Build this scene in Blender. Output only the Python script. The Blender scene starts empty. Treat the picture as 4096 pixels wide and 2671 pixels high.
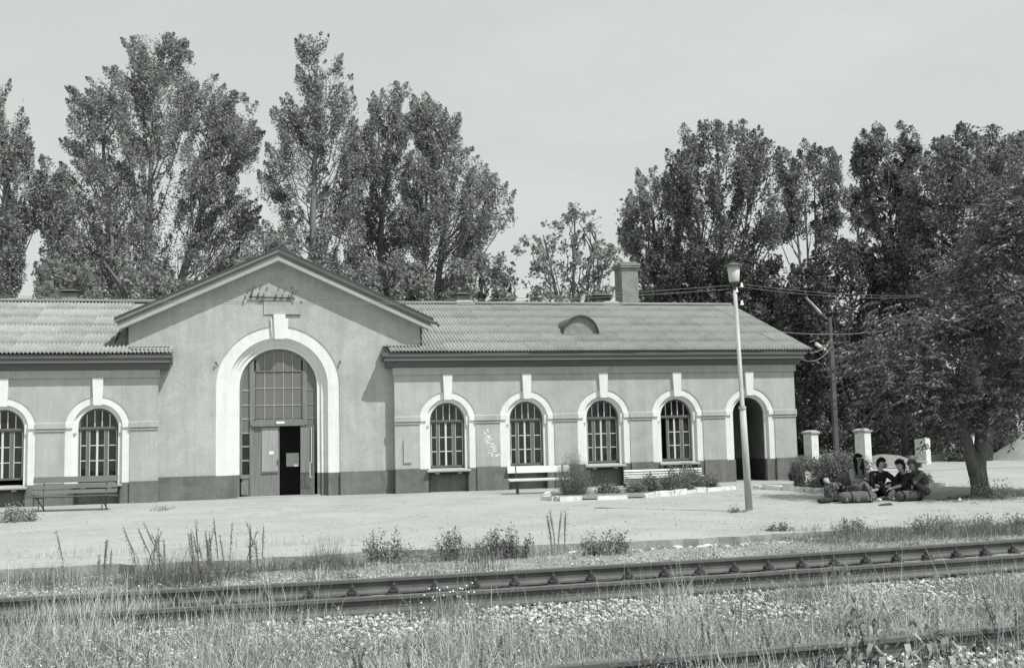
import bpy, bmesh, math, random
import numpy as np
from mathutils import Vector, Matrix

# ------------------------------------------------------------------ camera, world, sun, exposure
S = bpy.context.scene
COL = S.collection
cam_d = bpy.data.cameras.new('camera'); cam = bpy.data.objects.new('camera', cam_d); COL.objects.link(cam)
F_ = Vector((0.22916279, 0.96920016, 0.09019676)); R_ = Vector((0.97338774, -0.22809552, -0.0221077)); U_ = Vector((0.00085331, -0.09286269, 0.99567856))
M = Matrix(((R_.x, U_.x, -F_.x), (R_.y, U_.y, -F_.y), (R_.z, U_.z, -F_.z))).to_4x4()
M.translation = Vector((0, 0, 1.92))
cam.matrix_world = M
cam_d.sensor_width = 36.0; cam_d.lens = 4250 / 4096 * 36.0
cam_d.clip_start = 0.1; cam_d.clip_end = 3000
S.camera = cam
S.render.resolution_x = 1024; S.render.resolution_y = 667

SUN_DIR = Vector((0.44, -0.49, 1.0)).normalized()          # towards the sun
elev = math.asin(SUN_DIR.z); azim = math.atan2(SUN_DIR.x, SUN_DIR.y)
world = bpy.data.worlds.new('World'); S.world = world; world.use_nodes = True
wn = world.node_tree; wn.nodes.clear()
def N(nt, t, **kw):
    n = nt.nodes.new(t)
    for k, v in kw.items(): setattr(n, k, v)
    return n
wo = N(wn, 'ShaderNodeOutputWorld'); bg = N(wn, 'ShaderNodeBackground')
sky = N(wn, 'ShaderNodeTexSky', sky_type='NISHITA'); sky.sun_disc = False
sky.sun_elevation = elev; sky.sun_rotation = azim; sky.dust_density = 3.0; sky.air_density = 1.2
bw = N(wn, 'ShaderNodeRGBToBW'); wn.links.new(sky.outputs[0], bw.inputs[0])
# panchromatic film: the sky has no colour of its own, only brightness; thin high cloud evens it out
tc = N(wn, 'ShaderNodeTexCoord'); mp = N(wn, 'ShaderNodeMapping'); mp.inputs['Scale'].default_value = (1.0, 1.0, 3.2)
wn.links.new(tc.outputs['Generated'], mp.inputs[0])
ns = N(wn, 'ShaderNodeTexNoise'); ns.inputs['Scale'].default_value = 2.6; ns.inputs['Detail'].default_value = 7.0; ns.inputs['Roughness'].default_value = 0.6
wn.links.new(mp.outputs[0], ns.inputs['Vector'])
cr = N(wn, 'ShaderNodeMapRange'); cr.inputs['From Min'].default_value = 0.46; cr.inputs['From Max'].default_value = 0.74
cr.inputs['To Min'].default_value = 0.0; cr.inputs['To Max'].default_value = 0.55
wn.links.new(ns.outputs[0], cr.inputs['Value'])
veil = N(wn, 'ShaderNodeMath', operation='MULTIPLY_ADD'); veil.inputs[1].default_value = 0.30; veil.inputs[2].default_value = 4.35
wn.links.new(bw.outputs[0], veil.inputs[0])
addc = N(wn, 'ShaderNodeMath', operation='ADD'); wn.links.new(veil.outputs[0], addc.inputs[0]); wn.links.new(cr.outputs[0], addc.inputs[1])
tint = N(wn, 'ShaderNodeVectorMath', operation='SCALE'); tint.inputs[0].default_value = (0.957, 1.0, 0.968)
wn.links.new(addc.outputs[0], tint.inputs['Scale'])
wn.links.new(tint.outputs[0], bg.inputs['Color']); bg.inputs['Strength'].default_value = 0.126
wn.links.new(bg.outputs[0], wo.inputs[0])

sun_d = bpy.data.lights.new('sun', 'SUN'); sun_d.energy = 4.6; sun_d.angle = math.radians(0.5); sun_d.color = (1.0, 0.995, 0.965)
sun = bpy.data.objects.new('sun', sun_d); COL.objects.link(sun)
sun.rotation_euler = SUN_DIR.to_track_quat('Z', 'Y').to_euler()
S.view_settings.view_transform = 'Standard'; S.view_settings.look = 'None'
S.view_settings.exposure = 0.05; S.view_settings.gamma = 1.0; S.view_settings.use_curve_mapping = False

rng = np.random.default_rng(11); random.seed(5)

# ------------------------------------------------------------------ materials
MATS = {}
def mat(name, g, var=0.12, scale=6.0, bump=0.0, bscale=60.0, rough=0.9, island=0.0, spec=0.2, metal=0.0,
        transl=0.0, stretch=(1, 1, 1), alpha=1.0, stains=0.0, sscale=0.7, speck=0.0, spscale=120.0, streak=0.0, cracks=0.0):
    if name in MATS: return MATS[name]
    m = bpy.data.materials.new(name); m.use_nodes = True; nt = m.node_tree; nt.nodes.clear()
    out = N(nt, 'ShaderNodeOutputMaterial'); b = N(nt, 'ShaderNodeBsdfPrincipled')
    b.inputs['Roughness'].default_value = rough; b.inputs['Metallic'].default_value = metal
    b.inputs['Specular IOR Level'].default_value = spec; b.inputs['Alpha'].default_value = alpha
    tcn = N(nt, 'ShaderNodeTexCoord'); mpn = N(nt, 'ShaderNodeMapping'); mpn.inputs['Scale'].default_value = stretch
    nt.links.new(tcn.outputs['Object'], mpn.inputs[0])
    no = N(nt, 'ShaderNodeTexNoise'); no.inputs['Scale'].default_value = scale; no.inputs['Detail'].default_value = 6; no.inputs['Roughness'].default_value = 0.65
    nt.links.new(mpn.outputs[0], no.inputs['Vector'])
    mr = N(nt, 'ShaderNodeMapRange'); mr.inputs['From Min'].default_value = 0.25; mr.inputs['From Max'].default_value = 0.75
    mr.inputs['To Min'].default_value = g * (1 - var); mr.inputs['To Max'].default_value = g * (1 + var)
    nt.links.new(no.outputs[0], mr.inputs['Value']); val = mr.outputs[0]
    def mul(a, lo, hi, src, fmin=0.4, fmax=0.6):
        r = N(nt, 'ShaderNodeMapRange'); r.inputs['From Min'].default_value = fmin; r.inputs['From Max'].default_value = fmax
        r.inputs['To Min'].default_value = lo; r.inputs['To Max'].default_value = hi
        nt.links.new(src, r.inputs['Value'])
        q = N(nt, 'ShaderNodeMath', operation='MULTIPLY'); nt.links.new(a, q.inputs[0]); nt.links.new(r.outputs[0], q.inputs[1]); return q.outputs[0]
    if stains:
        n2 = N(nt, 'ShaderNodeTexNoise'); n2.inputs['Scale'].default_value = sscale; n2.inputs['Detail'].default_value = 9; n2.inputs['Roughness'].default_value = 0.7
        n2.inputs['Distortion'].default_value = 0.6
        nt.links.new(mpn.outputs[0], n2.inputs['Vector']); val = mul(val, 1 - stains, 1 + stains * 0.5, n2.outputs[0], 0.36, 0.6)
    if speck:
        n3 = N(nt, 'ShaderNodeTexNoise'); n3.inputs['Scale'].default_value = spscale; n3.inputs['Detail'].default_value = 3
        nt.links.new(tcn.outputs['Object'], n3.inputs['Vector']); val = mul(val, 1 - speck, 1 + speck, n3.outputs[0], 0.35, 0.65)
    if streak:
        ms = N(nt, 'ShaderNodeMapping'); ms.inputs['Scale'].default_value = (3.2, 3.2, .22); nt.links.new(tcn.outputs['Object'], ms.inputs[0])
        n5 = N(nt, 'ShaderNodeTexNoise'); n5.inputs['Scale'].default_value = 1.3; n5.inputs['Detail'].default_value = 7; n5.inputs['Roughness'].default_value = 0.7
        nt.links.new(ms.outputs[0], n5.inputs['Vector']); val = mul(val, 1 - streak, 1 + streak*.35, n5.outputs[0], 0.36, 0.58)
    if cracks:
        nd = N(nt, 'ShaderNodeTexNoise'); nd.inputs['Scale'].default_value = 1.2; nd.inputs['Detail'].default_value = 5; nt.links.new(tcn.outputs['Object'], nd.inputs['Vector'])
        ad = N(nt, 'ShaderNodeVectorMath', operation='MULTIPLY_ADD'); ad.inputs[1].default_value = (1.1, 1.1, 1.1); nt.links.new(nd.outputs[1], ad.inputs[0]); nt.links.new(tcn.outputs['Object'], ad.inputs[2])
        vo = N(nt, 'ShaderNodeTexVoronoi', feature='DISTANCE_TO_EDGE'); vo.inputs['Scale'].default_value = 0.42; nt.links.new(ad.outputs[0], vo.inputs['Vector'])
        val = mul(val, 1 - cracks, 1.0, vo.outputs[0], 0.0, 0.011)
    if island:
        geo = N(nt, 'ShaderNodeNewGeometry'); val = mul(val, 1 - island, 1 + island, geo.outputs['Random Per Island'], 0, 1)
    cc = N(nt, 'ShaderNodeVectorMath', operation='SCALE'); cc.inputs[0].default_value = (0.965, 1.0, 0.965)
    nt.links.new(val, cc.inputs['Scale']); nt.links.new(cc.outputs[0], b.inputs['Base Color'])
    if bump:
        n4 = N(nt, 'ShaderNodeTexNoise'); n4.inputs['Scale'].default_value = bscale; n4.inputs['Detail'].default_value = 5
        nt.links.new(mpn.outputs[0], n4.inputs['Vector'])
        bp = N(nt, 'ShaderNodeBump'); bp.inputs['Strength'].default_value = 1.0; bp.inputs['Distance'].default_value = bump
        nt.links.new(n4.outputs[0], bp.inputs['Height']); nt.links.new(bp.outputs[0], b.inputs['Normal'])
    if transl:
        tr = N(nt, 'ShaderNodeBsdfTranslucent'); nt.links.new(cc.outputs[0], tr.inputs[0])
        mx = N(nt, 'ShaderNodeMixShader'); mx.inputs[0].default_value = transl
        nt.links.new(b.outputs[0], mx.inputs[1]); nt.links.new(tr.outputs[0], mx.inputs[2]); nt.links.new(mx.outputs[0], out.inputs[0])
    else: nt.links.new(b.outputs[0], out.inputs[0])
    MATS[name] = m; return m

m_wall = mat('painted_plaster', 0.425, 0.05, 3.0, bump=0.004, bscale=45, stains=0.12, sscale=0.9, speck=0.07, spscale=22, streak=0.09)
m_plinth = mat('dark_plinth_paint', 0.165, 0.10, 4.0, bump=0.006, bscale=30, streak=0.14, stains=0.22, sscale=1.6, speck=0.08, spscale=40)
m_trim = mat('white_trim_paint', 0.745, 0.03, 4.0, bump=0.003, bscale=40, stains=0.06, streak=0.06, sscale=2.5)
m_trimshade = m_trim
m_cornice = mat('cornice_paint_shaded', 0.13, 0.08, 5.0, stains=0.12, stretch=(0.3, 1, 3))  # colour darkened to carry the shade beneath the overhanging roof sheets
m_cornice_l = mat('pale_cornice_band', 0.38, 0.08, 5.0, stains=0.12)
m_fascia = mat('fascia_paint_shaded', 0.17, 0.08, 5.0, stains=0.12, stretch=(0.3, 1, 3))  # eaves shade is put into this colour as well
m_rake = mat('rake_paint', 0.24, 0.08, 5.0, stains=0.1)
m_slate = mat('corrugated_cement', 0.30, 0.10, 2.6, stains=0.16, sscale=1.4, speck=0.16, spscale=24, bump=0.002)
m_slate2 = mat('corrugated_cement_dark', 0.275, 0.14, 2.6, stains=0.18, sscale=1.2, speck=0.16, spscale=24)
m_slate3 = mat('corrugated_cement_pale', 0.32, 0.12, 2.6, stains=0.14, sscale=1.7, speck=0.14, spscale=24)
m_ridge = mat('ridge_cement', 0.22, 0.12, 4.0, stains=0.12)
m_frame = mat('window_paint', 0.15, 0.14, 10.0, stains=0.12)
m_munt = mat('white_muntin', 0.62, 0.10, 12.0)
m_door = mat('door_paint', 0.20, 0.10, 3.0, stretch=(6, 1, 0.6), stains=0.16, sscale=1.5)
m_board = mat('pale_board', 0.34, 0.14, 3.0, stretch=(10, 1, 0.7), stains=0.14)
m_paper = mat('paper', 0.78, 0.04)
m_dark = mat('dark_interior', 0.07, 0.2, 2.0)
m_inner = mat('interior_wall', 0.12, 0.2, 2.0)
m_curtain = mat('curtain', 0.30, 0.2, 3.0, stretch=(12, 1, 0.5))
m_metal = mat('dark_metal', 0.07, 0.2, 8.0, rough=0.6, spec=0.4)
m_rail = mat('rusty_rail_web', 0.125, 0.16, 5.0, stains=0.15, rough=0.75, speck=0.15, spscale=60)
m_railtop = mat('worn_rail_top_shine', 0.62, 0.06, 8.0, rough=0.4, metal=0.0, spec=0.6)  # worn top; its shine is put into the pale colour
m_sleeper = mat('old_timber_sleeper', 0.10, 0.25, 5.0, stretch=(1, 6, 1), bump=0.01)
m_conc = mat('concrete', 0.36, 0.10, 5.0, bump=0.003, bscale=50, stains=0.12)
m_concd = mat('grey_concrete_post', 0.17, 0.15, 5.0, stains=0.12)
m_lampgl = mat('milky_lamp_glass', 0.66, 0.04, 3.0, rough=0.3, spec=0.5, transl=0.25)
m_lampcap = mat('enamel_lamp_cap', 0.14, 0.1, 3.0, rough=0.5)
m_poled = mat('weathered_pole', 0.10, 0.2, 5.0, stains=0.2)
m_polep = mat('lamp_pole_paint', 0.42, 0.14, 4.0, stains=0.18, sscale=3.0, rough=0.6, stretch=(1, 1, 0.3))
m_chim = mat('plastered_chimney', 0.26, 0.12, 4.0, bump=0.006, bscale=25, stains=0.25, sscale=2.4)
m_wwood = mat('white_bench_plank', 0.66, 0.08, 3.0, stretch=(0.6, 6, 6), stains=0.10)
m_gwood = mat('grey_bench_plank', 0.15, 0.15, 3.0, stretch=(0.6, 8, 8), stains=0.2)
m_plat = mat('platform_asphalt', 0.335, 0.06, 2.2, bump=0.008, bscale=16, stains=0.12, sscale=0.45, speck=0.11, spscale=16, cracks=0.22)
m_soil = mat('trackbed_soil', 0.24, 0.16, 2.2, bump=0.02, bscale=18, stains=0.25, sscale=1.3, speck=0.3, spscale=26)
m_bedsoil = mat('bed_soil', 0.20, 0.2, 4.0, bump=0.02, bscale=20, speck=0.2, spscale=20)
m_stone = mat('ballast_stone', 0.40, 0.1, 8.0, island=0.7)
m_kerb = mat('whitewashed_kerb', 0.64, 0.12, 5.0, bump=0.01, bscale=14, stains=0.3, sscale=3.0)
m_sand = mat('sand', 0.27, 0.06, 3.0, bump=0.02, bscale=9, speck=0.14, spscale=30)
m_bark = mat('tree_bark', 0.13, 0.3, 6.0, stretch=(3, 3, 0.7), bump=0.02, bscale=12)
m_barkp = mat('pale_poplar_bark', 0.20, 0.3, 5.0, stretch=(3, 3, 0.7))
m_leafp = mat('poplar_leaves', 0.30, 0.1, 1.0, island=0.6, transl=0.42, rough=0.55, spec=0.35)
m_leafm = mat('mid_tree_leaves', 0.20, 0.1, 1.0, island=0.6, transl=0.36, rough=0.55, spec=0.3)
m_leafd = mat('dark_tree_leaves', 0.115, 0.1, 1.0, island=0.65, transl=0.3, rough=0.6, spec=0.3)
m_leafg = mat('drooping_leaves', 0.13, 0.1, 1.0, island=0.65, transl=0.25, rough=0.45, spec=0.45)
m_leafs = mat('shrub_leaves', 0.19, 0.1, 1.0, island=0.6, transl=0.25)
m_weed = mat('weed_leaves', 0.27, 0.1, 1.0, island=0.6, transl=0.25)
m_weedd = mat('dark_weed_stems', 0.20, 0.1, 1.0, island=0.5, transl=0.1)
m_grass = mat('dry_grass_blades', 0.52, 0.1, 1.0, island=0.7, transl=0.22)
m_grass2 = mat('green_grass_blades', 0.22, 0.1, 1.0, island=0.6, transl=0.25)
m_petal = mat('white_petals', 0.85, 0.03)
m_column = mat('whitewashed_pillar', 0.62, 0.05, 3.0, bump=0.006, bscale=20, stains=0.14, sscale=3.0)
m_wire = mat('grey_wire', 0.22, 0.05)
m_skin = mat('skin', 0.36, 0.06, 6.0, rough=0.6)
m_hair = mat('dark_hair', 0.022, 0.2, 30.0, rough=0.5)
m_hairf = mat('fair_hair', 0.20, 0.3, 30.0, rough=0.5)
m_cblack = mat('black_cloth', 0.022, 0.2, 10.0, bump=0.01, bscale=14)
m_cdark = mat('dark_grey_cloth', 0.04, 0.2, 10.0, bump=0.01, bscale=14)
m_cgrey = mat('grey_cloth', 0.13, 0.12, 10.0, bump=0.01, bscale=14)
m_clight = mat('light_knit', 0.30, 0.2, 40.0)
m_cwhite = mat('white_cloth', 0.70, 0.1, 10.0, bump=0.01, bscale=12)
m_canvas = mat('grey_canvas', 0.10, 0.15, 10.0, bump=0.012, bscale=14)
m_camo = mat('camouflage_cloth', 0.12, 0.2, 9.0, stains=0.75, sscale=12.0)
m_strap = mat('dark_strap', 0.02, 0.1)
m_scroll = mat('white_print', 0.26, 0.1)

def glass(name, g, al, rough=0.03):
    m = bpy.data.materials.new(name); m.use_nodes = True; nt = m.node_tree; nt.nodes.clear()
    out = N(nt, 'ShaderNodeOutputMaterial'); gl = N(nt, 'ShaderNodeBsdfGlossy'); gl.inputs['Roughness'].default_value = rough
    gl.inputs[0].default_value = (0.9, 0.92, 0.9, 1)
    df = N(nt, 'ShaderNodeBsdfDiffuse'); df.inputs[0].default_value = (g, g, g * 0.97, 1)
    tp = N(nt, 'ShaderNodeBsdfTransparent'); tp.inputs[0].default_value = (0.7, 0.72, 0.7, 1)
    noi = N(nt, 'ShaderNodeTexNoise'); noi.inputs['Scale'].default_value = 2.2; noi.inputs['Detail'].default_value = 4
    tcn = N(nt, 'ShaderNodeTexCoord'); nt.links.new(tcn.outputs['Object'], noi.inputs['Vector'])
    bp = N(nt, 'ShaderNodeBump'); bp.inputs['Distance'].default_value = 0.012; nt.links.new(noi.outputs[0], bp.inputs['Height']); nt.links.new(bp.outputs[0], gl.inputs['Normal'])
    m1 = N(nt, 'ShaderNodeMixShader'); m1.inputs[0].default_value = al
    nt.links.new(tp.outputs[0], m1.inputs[1]); nt.links.new(df.outputs[0], m1.inputs[2])
    fr = N(nt, 'ShaderNodeFresnel'); fr.inputs[0].default_value = 1.6
    m2 = N(nt, 'ShaderNodeMixShader'); nt.links.new(fr.outputs[0], m2.inputs[0]); nt.links.new(m1.outputs[0], m2.inputs[1]); nt.links.new(gl.outputs[0], m2.inputs[2])
    nt.links.new(m2.outputs[0], out.inputs[0]); return m
m_glass = glass('window_glass', 0.05, 0.35)
m_glassd = glass('dusty_glass', 0.17, 0.88, 0.15)

# ------------------------------------------------------------------ mesh helpers
class MB:
    def __init__(s): s.v = []; s.f = []
    def quad(s, a, b, c, d):
        n = len(s.v); s.v += [tuple(a), tuple(b), tuple(c), tuple(d)]; s.f.append((n, n+1, n+2, n+3)); return s
    def poly(s, pts):
        n = len(s.v); s.v += [tuple(p) for p in pts]; s.f.append(tuple(range(n, n+len(pts)))); return s
    def box(s, x0, x1, y0, y1, z0, z1):
        n = len(s.v)
        s.v += [(x0,y0,z0),(x1,y0,z0),(x1,y1,z0),(x0,y1,z0),(x0,y0,z1),(x1,y0,z1),(x1,y1,z1),(x0,y1,z1)]
        s.f += [(n,n+3,n+2,n+1),(n+4,n+5,n+6,n+7),(n,n+1,n+5,n+4),(n+1,n+2,n+6,n+5),(n+2,n+3,n+7,n+6),(n+3,n,n+4,n+7)]; return s
    def hull8(s, lo, hi):      # lo, hi: 4 points each (ccw)
        n = len(s.v); s.v += [tuple(p) for p in lo] + [tuple(p) for p in hi]
        s.f += [(n+3,n+2,n+1,n),(n+4,n+5,n+6,n+7),(n,n+1,n+5,n+4),(n+1,n+2,n+6,n+5),(n+2,n+3,n+7,n+6),(n+3,n,n+4,n+7)]; return s
    def prism(s, prof, x0, x1, axis='x'):    # profile of (y,z) extruded along x
        n = len(s.v); k = len(prof)
        s.v += [(x0, a, b) for a, b in prof] + [(x1, a, b) for a, b in prof]
        for i in range(k):
            j = (i+1) % k; s.f.append((n+i, n+j, n+k+j, n+k+i))
        s.f.append(tuple(range(n+k-1, n-1, -1))); s.f.append(tuple(range(n+k, n+2*k))); return s
    def tube(s, pts, rads, seg=8, cap=True):
        n0 = len(s.v); pts = [Vector(p) for p in pts]; K = len(pts)
        if not hasattr(rads, '__len__'): rads = [rads]*K
        up = Vector((0, 0, 1)); prev = None
        for i, p in enumerate(pts):
            d = (pts[min(i+1, K-1)] - pts[max(i-1, 0)]).normalized()
            a = d.orthogonal().normalized() if prev is None else (prev - d*prev.dot(d)).normalized()
            prev = a; b = d.cross(a)
            for q in range(seg):
                t = 2*math.pi*q/seg; s.v.append(tuple(p + (a*math.cos(t) + b*math.sin(t))*rads[i]))
        for i in range(K-1):
            for q in range(seg):
                r = (q+1) % seg; s.f.append((n0+i*seg+q, n0+i*seg+r, n0+(i+1)*seg+r, n0+(i+1)*seg+q))
        if cap:
            s.f.append(tuple(n0+q for q in range(seg-1, -1, -1))); s.f.append(tuple(n0+(K-1)*seg+q for q in range(seg)))
        return s
    def bar(s, a, b, w, h):    # rectangular bar between points
        a = Vector(a); b = Vector(b); d = (b-a).normalized(); side = d.cross(Vector((0, 0, 1)))
        if side.length < 0.05: side = Vector((1, 0, 0))
        side.normalize(); up = side.cross(d).normalized()
        lo = [a - side*w/2 - up*h/2, a + side*w/2 - up*h/2, a + side*w/2 + up*h/2, a - side*w/2 + up*h/2]
        return s.hull8(lo, [p + (b-a) for p in lo])
    def build(s, name, m, parent=None, smooth=False, loc=None):
        me = bpy.data.meshes.new(name); me.from_pydata(s.v, [], s.f); me.update()
        bm = bmesh.new(); bm.from_mesh(me); bmesh.ops.recalc_face_normals(bm, faces=bm.faces); bm.to_mesh(me); bm.free()
        return link(name, me, m, parent, smooth, loc)
def link(name, me, m, parent=None, smooth=False, loc=None):
    if m is not None and not me.materials: me.materials.append(m)
    if smooth: me.shade_smooth()
    o = bpy.data.objects.new(name, me); COL.objects.link(o)
    if parent is not None: o.parent = parent
    if loc is not None: o.location = loc
    return o
def tag(o, label=None, cat=None, group=None, kind=None):
    if label: o['label'] = label
    if cat: o['category'] = cat
    if group: o['group'] = group
    if kind: o['kind'] = kind
    return o
def thing(name, label, cat, loc=(0, 0, 0), group=None, rotz=0.0):
    o = bpy.data.objects.new(name, None); o.empty_display_size = 0.2; COL.objects.link(o); o.location = loc; o.rotation_euler = (0, 0, rotz)
    return tag(o, label, cat, group)
def copy_tree(o, parent=None):
    c = o.copy(); COL.objects.link(c); c.parent = parent
    for ch in o.children: copy_tree(ch, c)
    return c
def np_mesh(name, V, nper, m, parent=None, kind=None):
    """V: (n, nper, 3) separate faces"""
    V = np.asarray(V, dtype=np.float32); n = V.shape[0]
    me = bpy.data.meshes.new(name); me.vertices.add(n*nper); me.vertices.foreach_set('co', V.reshape(-1))
    me.loops.add(n*nper); me.loops.foreach_set('vertex_index', np.arange(n*nper, dtype=np.int32))
    me.polygons.add(n); me.polygons.foreach_set('loop_start', np.arange(0, n*nper, nper, dtype=np.int32))
    me.update(calc_edges=True)
    o = link(name, me, m, parent)
    if kind: o['kind'] = kind
    return o

# ------------------------------------------------------------------ the ground
def heightfield(name, x0, x1, y0, y1, nx, ny, fn, m, kind='structure', parent=None):
    xs = np.linspace(x0, x1, nx); ys = np.linspace(y0, y1, ny); X, Y = np.meshgrid(xs, ys); Z = fn(X, Y)
    v = np.stack([X, Y, Z], -1).reshape(-1, 3); f = []
    for j in range(ny-1):
        for i in range(nx-1): a = j*nx+i; f.append((a, a+1, a+nx+1, a+nx))
    me = bpy.data.meshes.new(name); me.from_pydata(v.tolist(), [], f); me.update()
    o = link(name, me, m, parent, True)
    if kind: o['kind'] = kind
    return o
def wob(X, Y, s, seed=0):
    r = np.random.default_rng(seed); z = np.zeros_like(X)
    for k in range(7):
        a, b = r.normal(size=2); ph = r.uniform(0, 6.28); fr = s*(1.0 + 0.6*k)
        z += np.sin((a*X+b*Y)*fr+ph)/(1+0.7*k)
    return z/2.4
MB().quad((-900, -300, -0.45), (900, -300, -0.45), (900, 1500, -0.45), (-900, 1500, -0.45)).build('ground', m_soil)['kind'] = 'structure'
heightfield('trackbed', -14, 26, 2, 18.6, 161, 84, lambda X, Y: -0.235 + 0.02*wob(X, Y, 1.6, 3) + 0.12*np.exp(-((Y-16.6)/1.3)**2), m_soil)
# platform slab: irregular broken front edge
edge = []
r2 = random.Random(3)
x = -45.0
while x < 62:
    base = 17.45 + (0.25 if x < -2 else 0) + 0.12*math.sin(x*0.7) - (0.12 if x > 12 else 0)
    edge.append((x, base + r2.uniform(-0.10, 0.08) + (r2.uniform(0.05, 0.25) if r2.random() < 0.33 else 0)))
    x += r2.uniform(0.18, 0.5)
mb = MB(); top = [(a, b, 0.0) for a, b in edge] + [(62, 140, 0.0), (-45, 140, 0.0)]
mb.poly(top)
for i in range(len(edge)-1):
    a, b = edge[i], edge[i+1]; mb.quad((a[0], a[1], 0), (b[0], b[1], 0), (b[0], b[1]+0.03, -0.4), (a[0], a[1]+0.03, -0.4))
plat = mb.build('platform', m_plat); plat['kind'] = 'structure'

# ------------------------------------------------------------------ the station building
YW, YC = 34.0, 34.3
ZE, YE = 4.49, 33.58; YR = 40.0; SL = 2.33/6.42; ZR = ZE + (YR-YE)*SL
st = thing('station_building', 'long low plastered railway station with a gabled centre, arched windows and corrugated roof', 'building', (0.52, 34.3, 0))
def P(name, mbuild, m, smooth=False, parent=None):
    """build in world coordinates, parent to the station (or a part of it)"""
    par = parent or st
    o = mbuild.build(name, m, None, smooth); o.parent = par
    o.matrix_parent_inverse = Matrix.Translation(-worldloc(par)); return o
def PS(name, mbuild, m, parent=None):
    """every loose piece becomes an object of its own"""
    par = list(range(len(mbuild.v)))
    def fd(a):
        while par[a] != a: par[a] = par[par[a]]; a = par[a]
        return a
    for f in mbuild.f:
        for a in f[1:]: par[fd(a)] = fd(f[0])
    grp = {}
    for f in mbuild.f: grp.setdefault(fd(f[0]), []).append(f)
    out = []
    for fs in grp.values():
        ids = sorted({a for f in fs for a in f}); mp_ = {a: i for i, a in enumerate(ids)}; q = MB(); q.v = [mbuild.v[a] for a in ids]; q.f = [tuple(mp_[a] for a in f) for f in fs]
        out.append(P(name, q, m, parent=parent))
    return out
def worldloc(o):
    l = Vector((0, 0, 0))
    while o is not None: l += o.location if o.parent is None else (o.matrix_parent_inverse @ o.location); o = o.parent
    return l
def arc(cx, r, zs, zb, n=22):
    pts = [(cx-r, zb)] + [(cx - r*math.cos(math.pi*i/n), zs + r*math.sin(math.pi*i/n)) for i in range(n+1)] + [(cx+r, zb)]
    return pts
def ring(mbx, cx, ro, ri, zs, zb, yf, yb, n=22, inner=True, outer=True):
    A = arc(cx, ro, zs, zb, n); B = arc(cx, ri, zs, zb, n)
    for i in range(len(A)-1):
        a0, a1, b0, b1 = A[i], A[i+1], B[i], B[i+1]
        mbx.quad((a0[0], yf, a0[1]), (a1[0], yf, a1[1]), (b1[0], yf, b1[1]), (b0[0], yf, b0[1]))
        if inner: mbx.quad((b0[0], yf, b0[1]), (b1[0], yf, b1[1]), (b1[0], yb, b1[1]), (b0[0], yb, b0[1]))
        if outer: mbx.quad((a0[0], yf, a0[1]), (a1[0], yf, a1[1]), (a1[0], yb, a1[1]), (a0[0], yb, a0[1]))
    return mbx
def wall_holes(mbx, x0, x1, z0, z1, y, holes, depth=0.12, n=22):
    """sheet with arched holes (cx, r, zspring) open to the bottom; edge faces go back by depth"""
    cur = x0
    for cx, r, zs in sorted(holes):
        if cx - r > cur: mbx.quad((cur, y, z0), (cx-r, y, z0), (cx-r, y, z1), (cur, y, z1))
        pts = [(cx - r*math.cos(math.pi*i/n), zs + r*math.sin(math.pi*i/n)) for i in range(n+1)]
        for i in range(n):
            a, b = pts[i], pts[i+1]
            if z1 > max(a[1], b[1]): mbx.quad((a[0], y, a[1]), (b[0], y, b[1]), (b[0], y, z1), (a[0], y, z1))
            mbx.quad((a[0], y, a[1]), (b[0], y, b[1]), (b[0], y+depth, b[1]), (a[0], y+depth, a[1]))
        for sx in (cx-r, cx+r): mbx.quad((sx, y, z0), (sx, y, zs), (sx, y+depth, zs), (sx, y+depth, z0))
        cur = cx + r
    if cur < x1: mbx.quad((cur, y, z0), (x1, y, z0), (x1, y, z1), (cur, y, z1))
    return mbx
WR = [5.85, 8.49, 11.13, 13.76]; WA = 16.43; WL = [-4.80, -7.44, -10.08, -12.72, -15.36]
ZS = 2.29
# walls of the wings
right = MB(); wall_holes(right, 4.13, 18.16, 0.76, 4.02, YW, [(c, .92, ZS) for c in WR+[WA]], 0.05)
right.quad((18.16, YW, 0), (18.16, 46.2, 0), (18.16, 46.2, 4.3), (18.16, YW, 4.3))
right.poly([(18.16, YW, 4.3), (18.16, 46.2, 4.3), (18.16, 40.0, 6.6)])
right.quad((4.13, YW, 0.76), (4.13, YC, 0.76), (4.13, YC, 4.3), (4.13, YW, 4.3))
right.quad((18.16, 46.2, 0), (-18, 46.2, 0), (-18, 46.2, 4.3), (18.16, 46.2, 4.3))
P('wall', right, m_wall)
left = MB(); wall_holes(left, -18.0, -3.08, 0.64, 4.02, YW, [(c, .92, ZS) for c in WL], 0.05)
left.quad((-18, YW, 0), (-18, 46.2, 0), (-18, 46.2, 4.3), (-18, YW, 4.3)); left.poly([(-18, YW, 4.3), (-18, 46.2, 4.3), (-18, 40, 6.6)])
left.quad((-3.08, YW, 0.64), (-3.08, YC, 0.64), (-3.08, YC, 4.3), (-3.08, YW, 4.3))
P('wall', left, m_wall)
def plinth(x0, x1, zt, yf, cuts, yb):
    mbp = MB(); cur = x0
    for c, r in sorted(cuts):
        mbp.box(cur, c-r, yf, yb, -0.2, zt); cur = c+r
    mbp.box(cur, x1, yf, yb, -0.2, zt); return mbp
PS('plinth', plinth(4.13, 18.18, 0.77, YW-0.05, [(c, .92) for c in WR+[WA]], YW+0.06), m_plinth)
PS('plinth', plinth(-18.0, -3.06, 0.645, YW-0.05, [(c, .92) for c in WL], YW+0.06), m_plinth)
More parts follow.
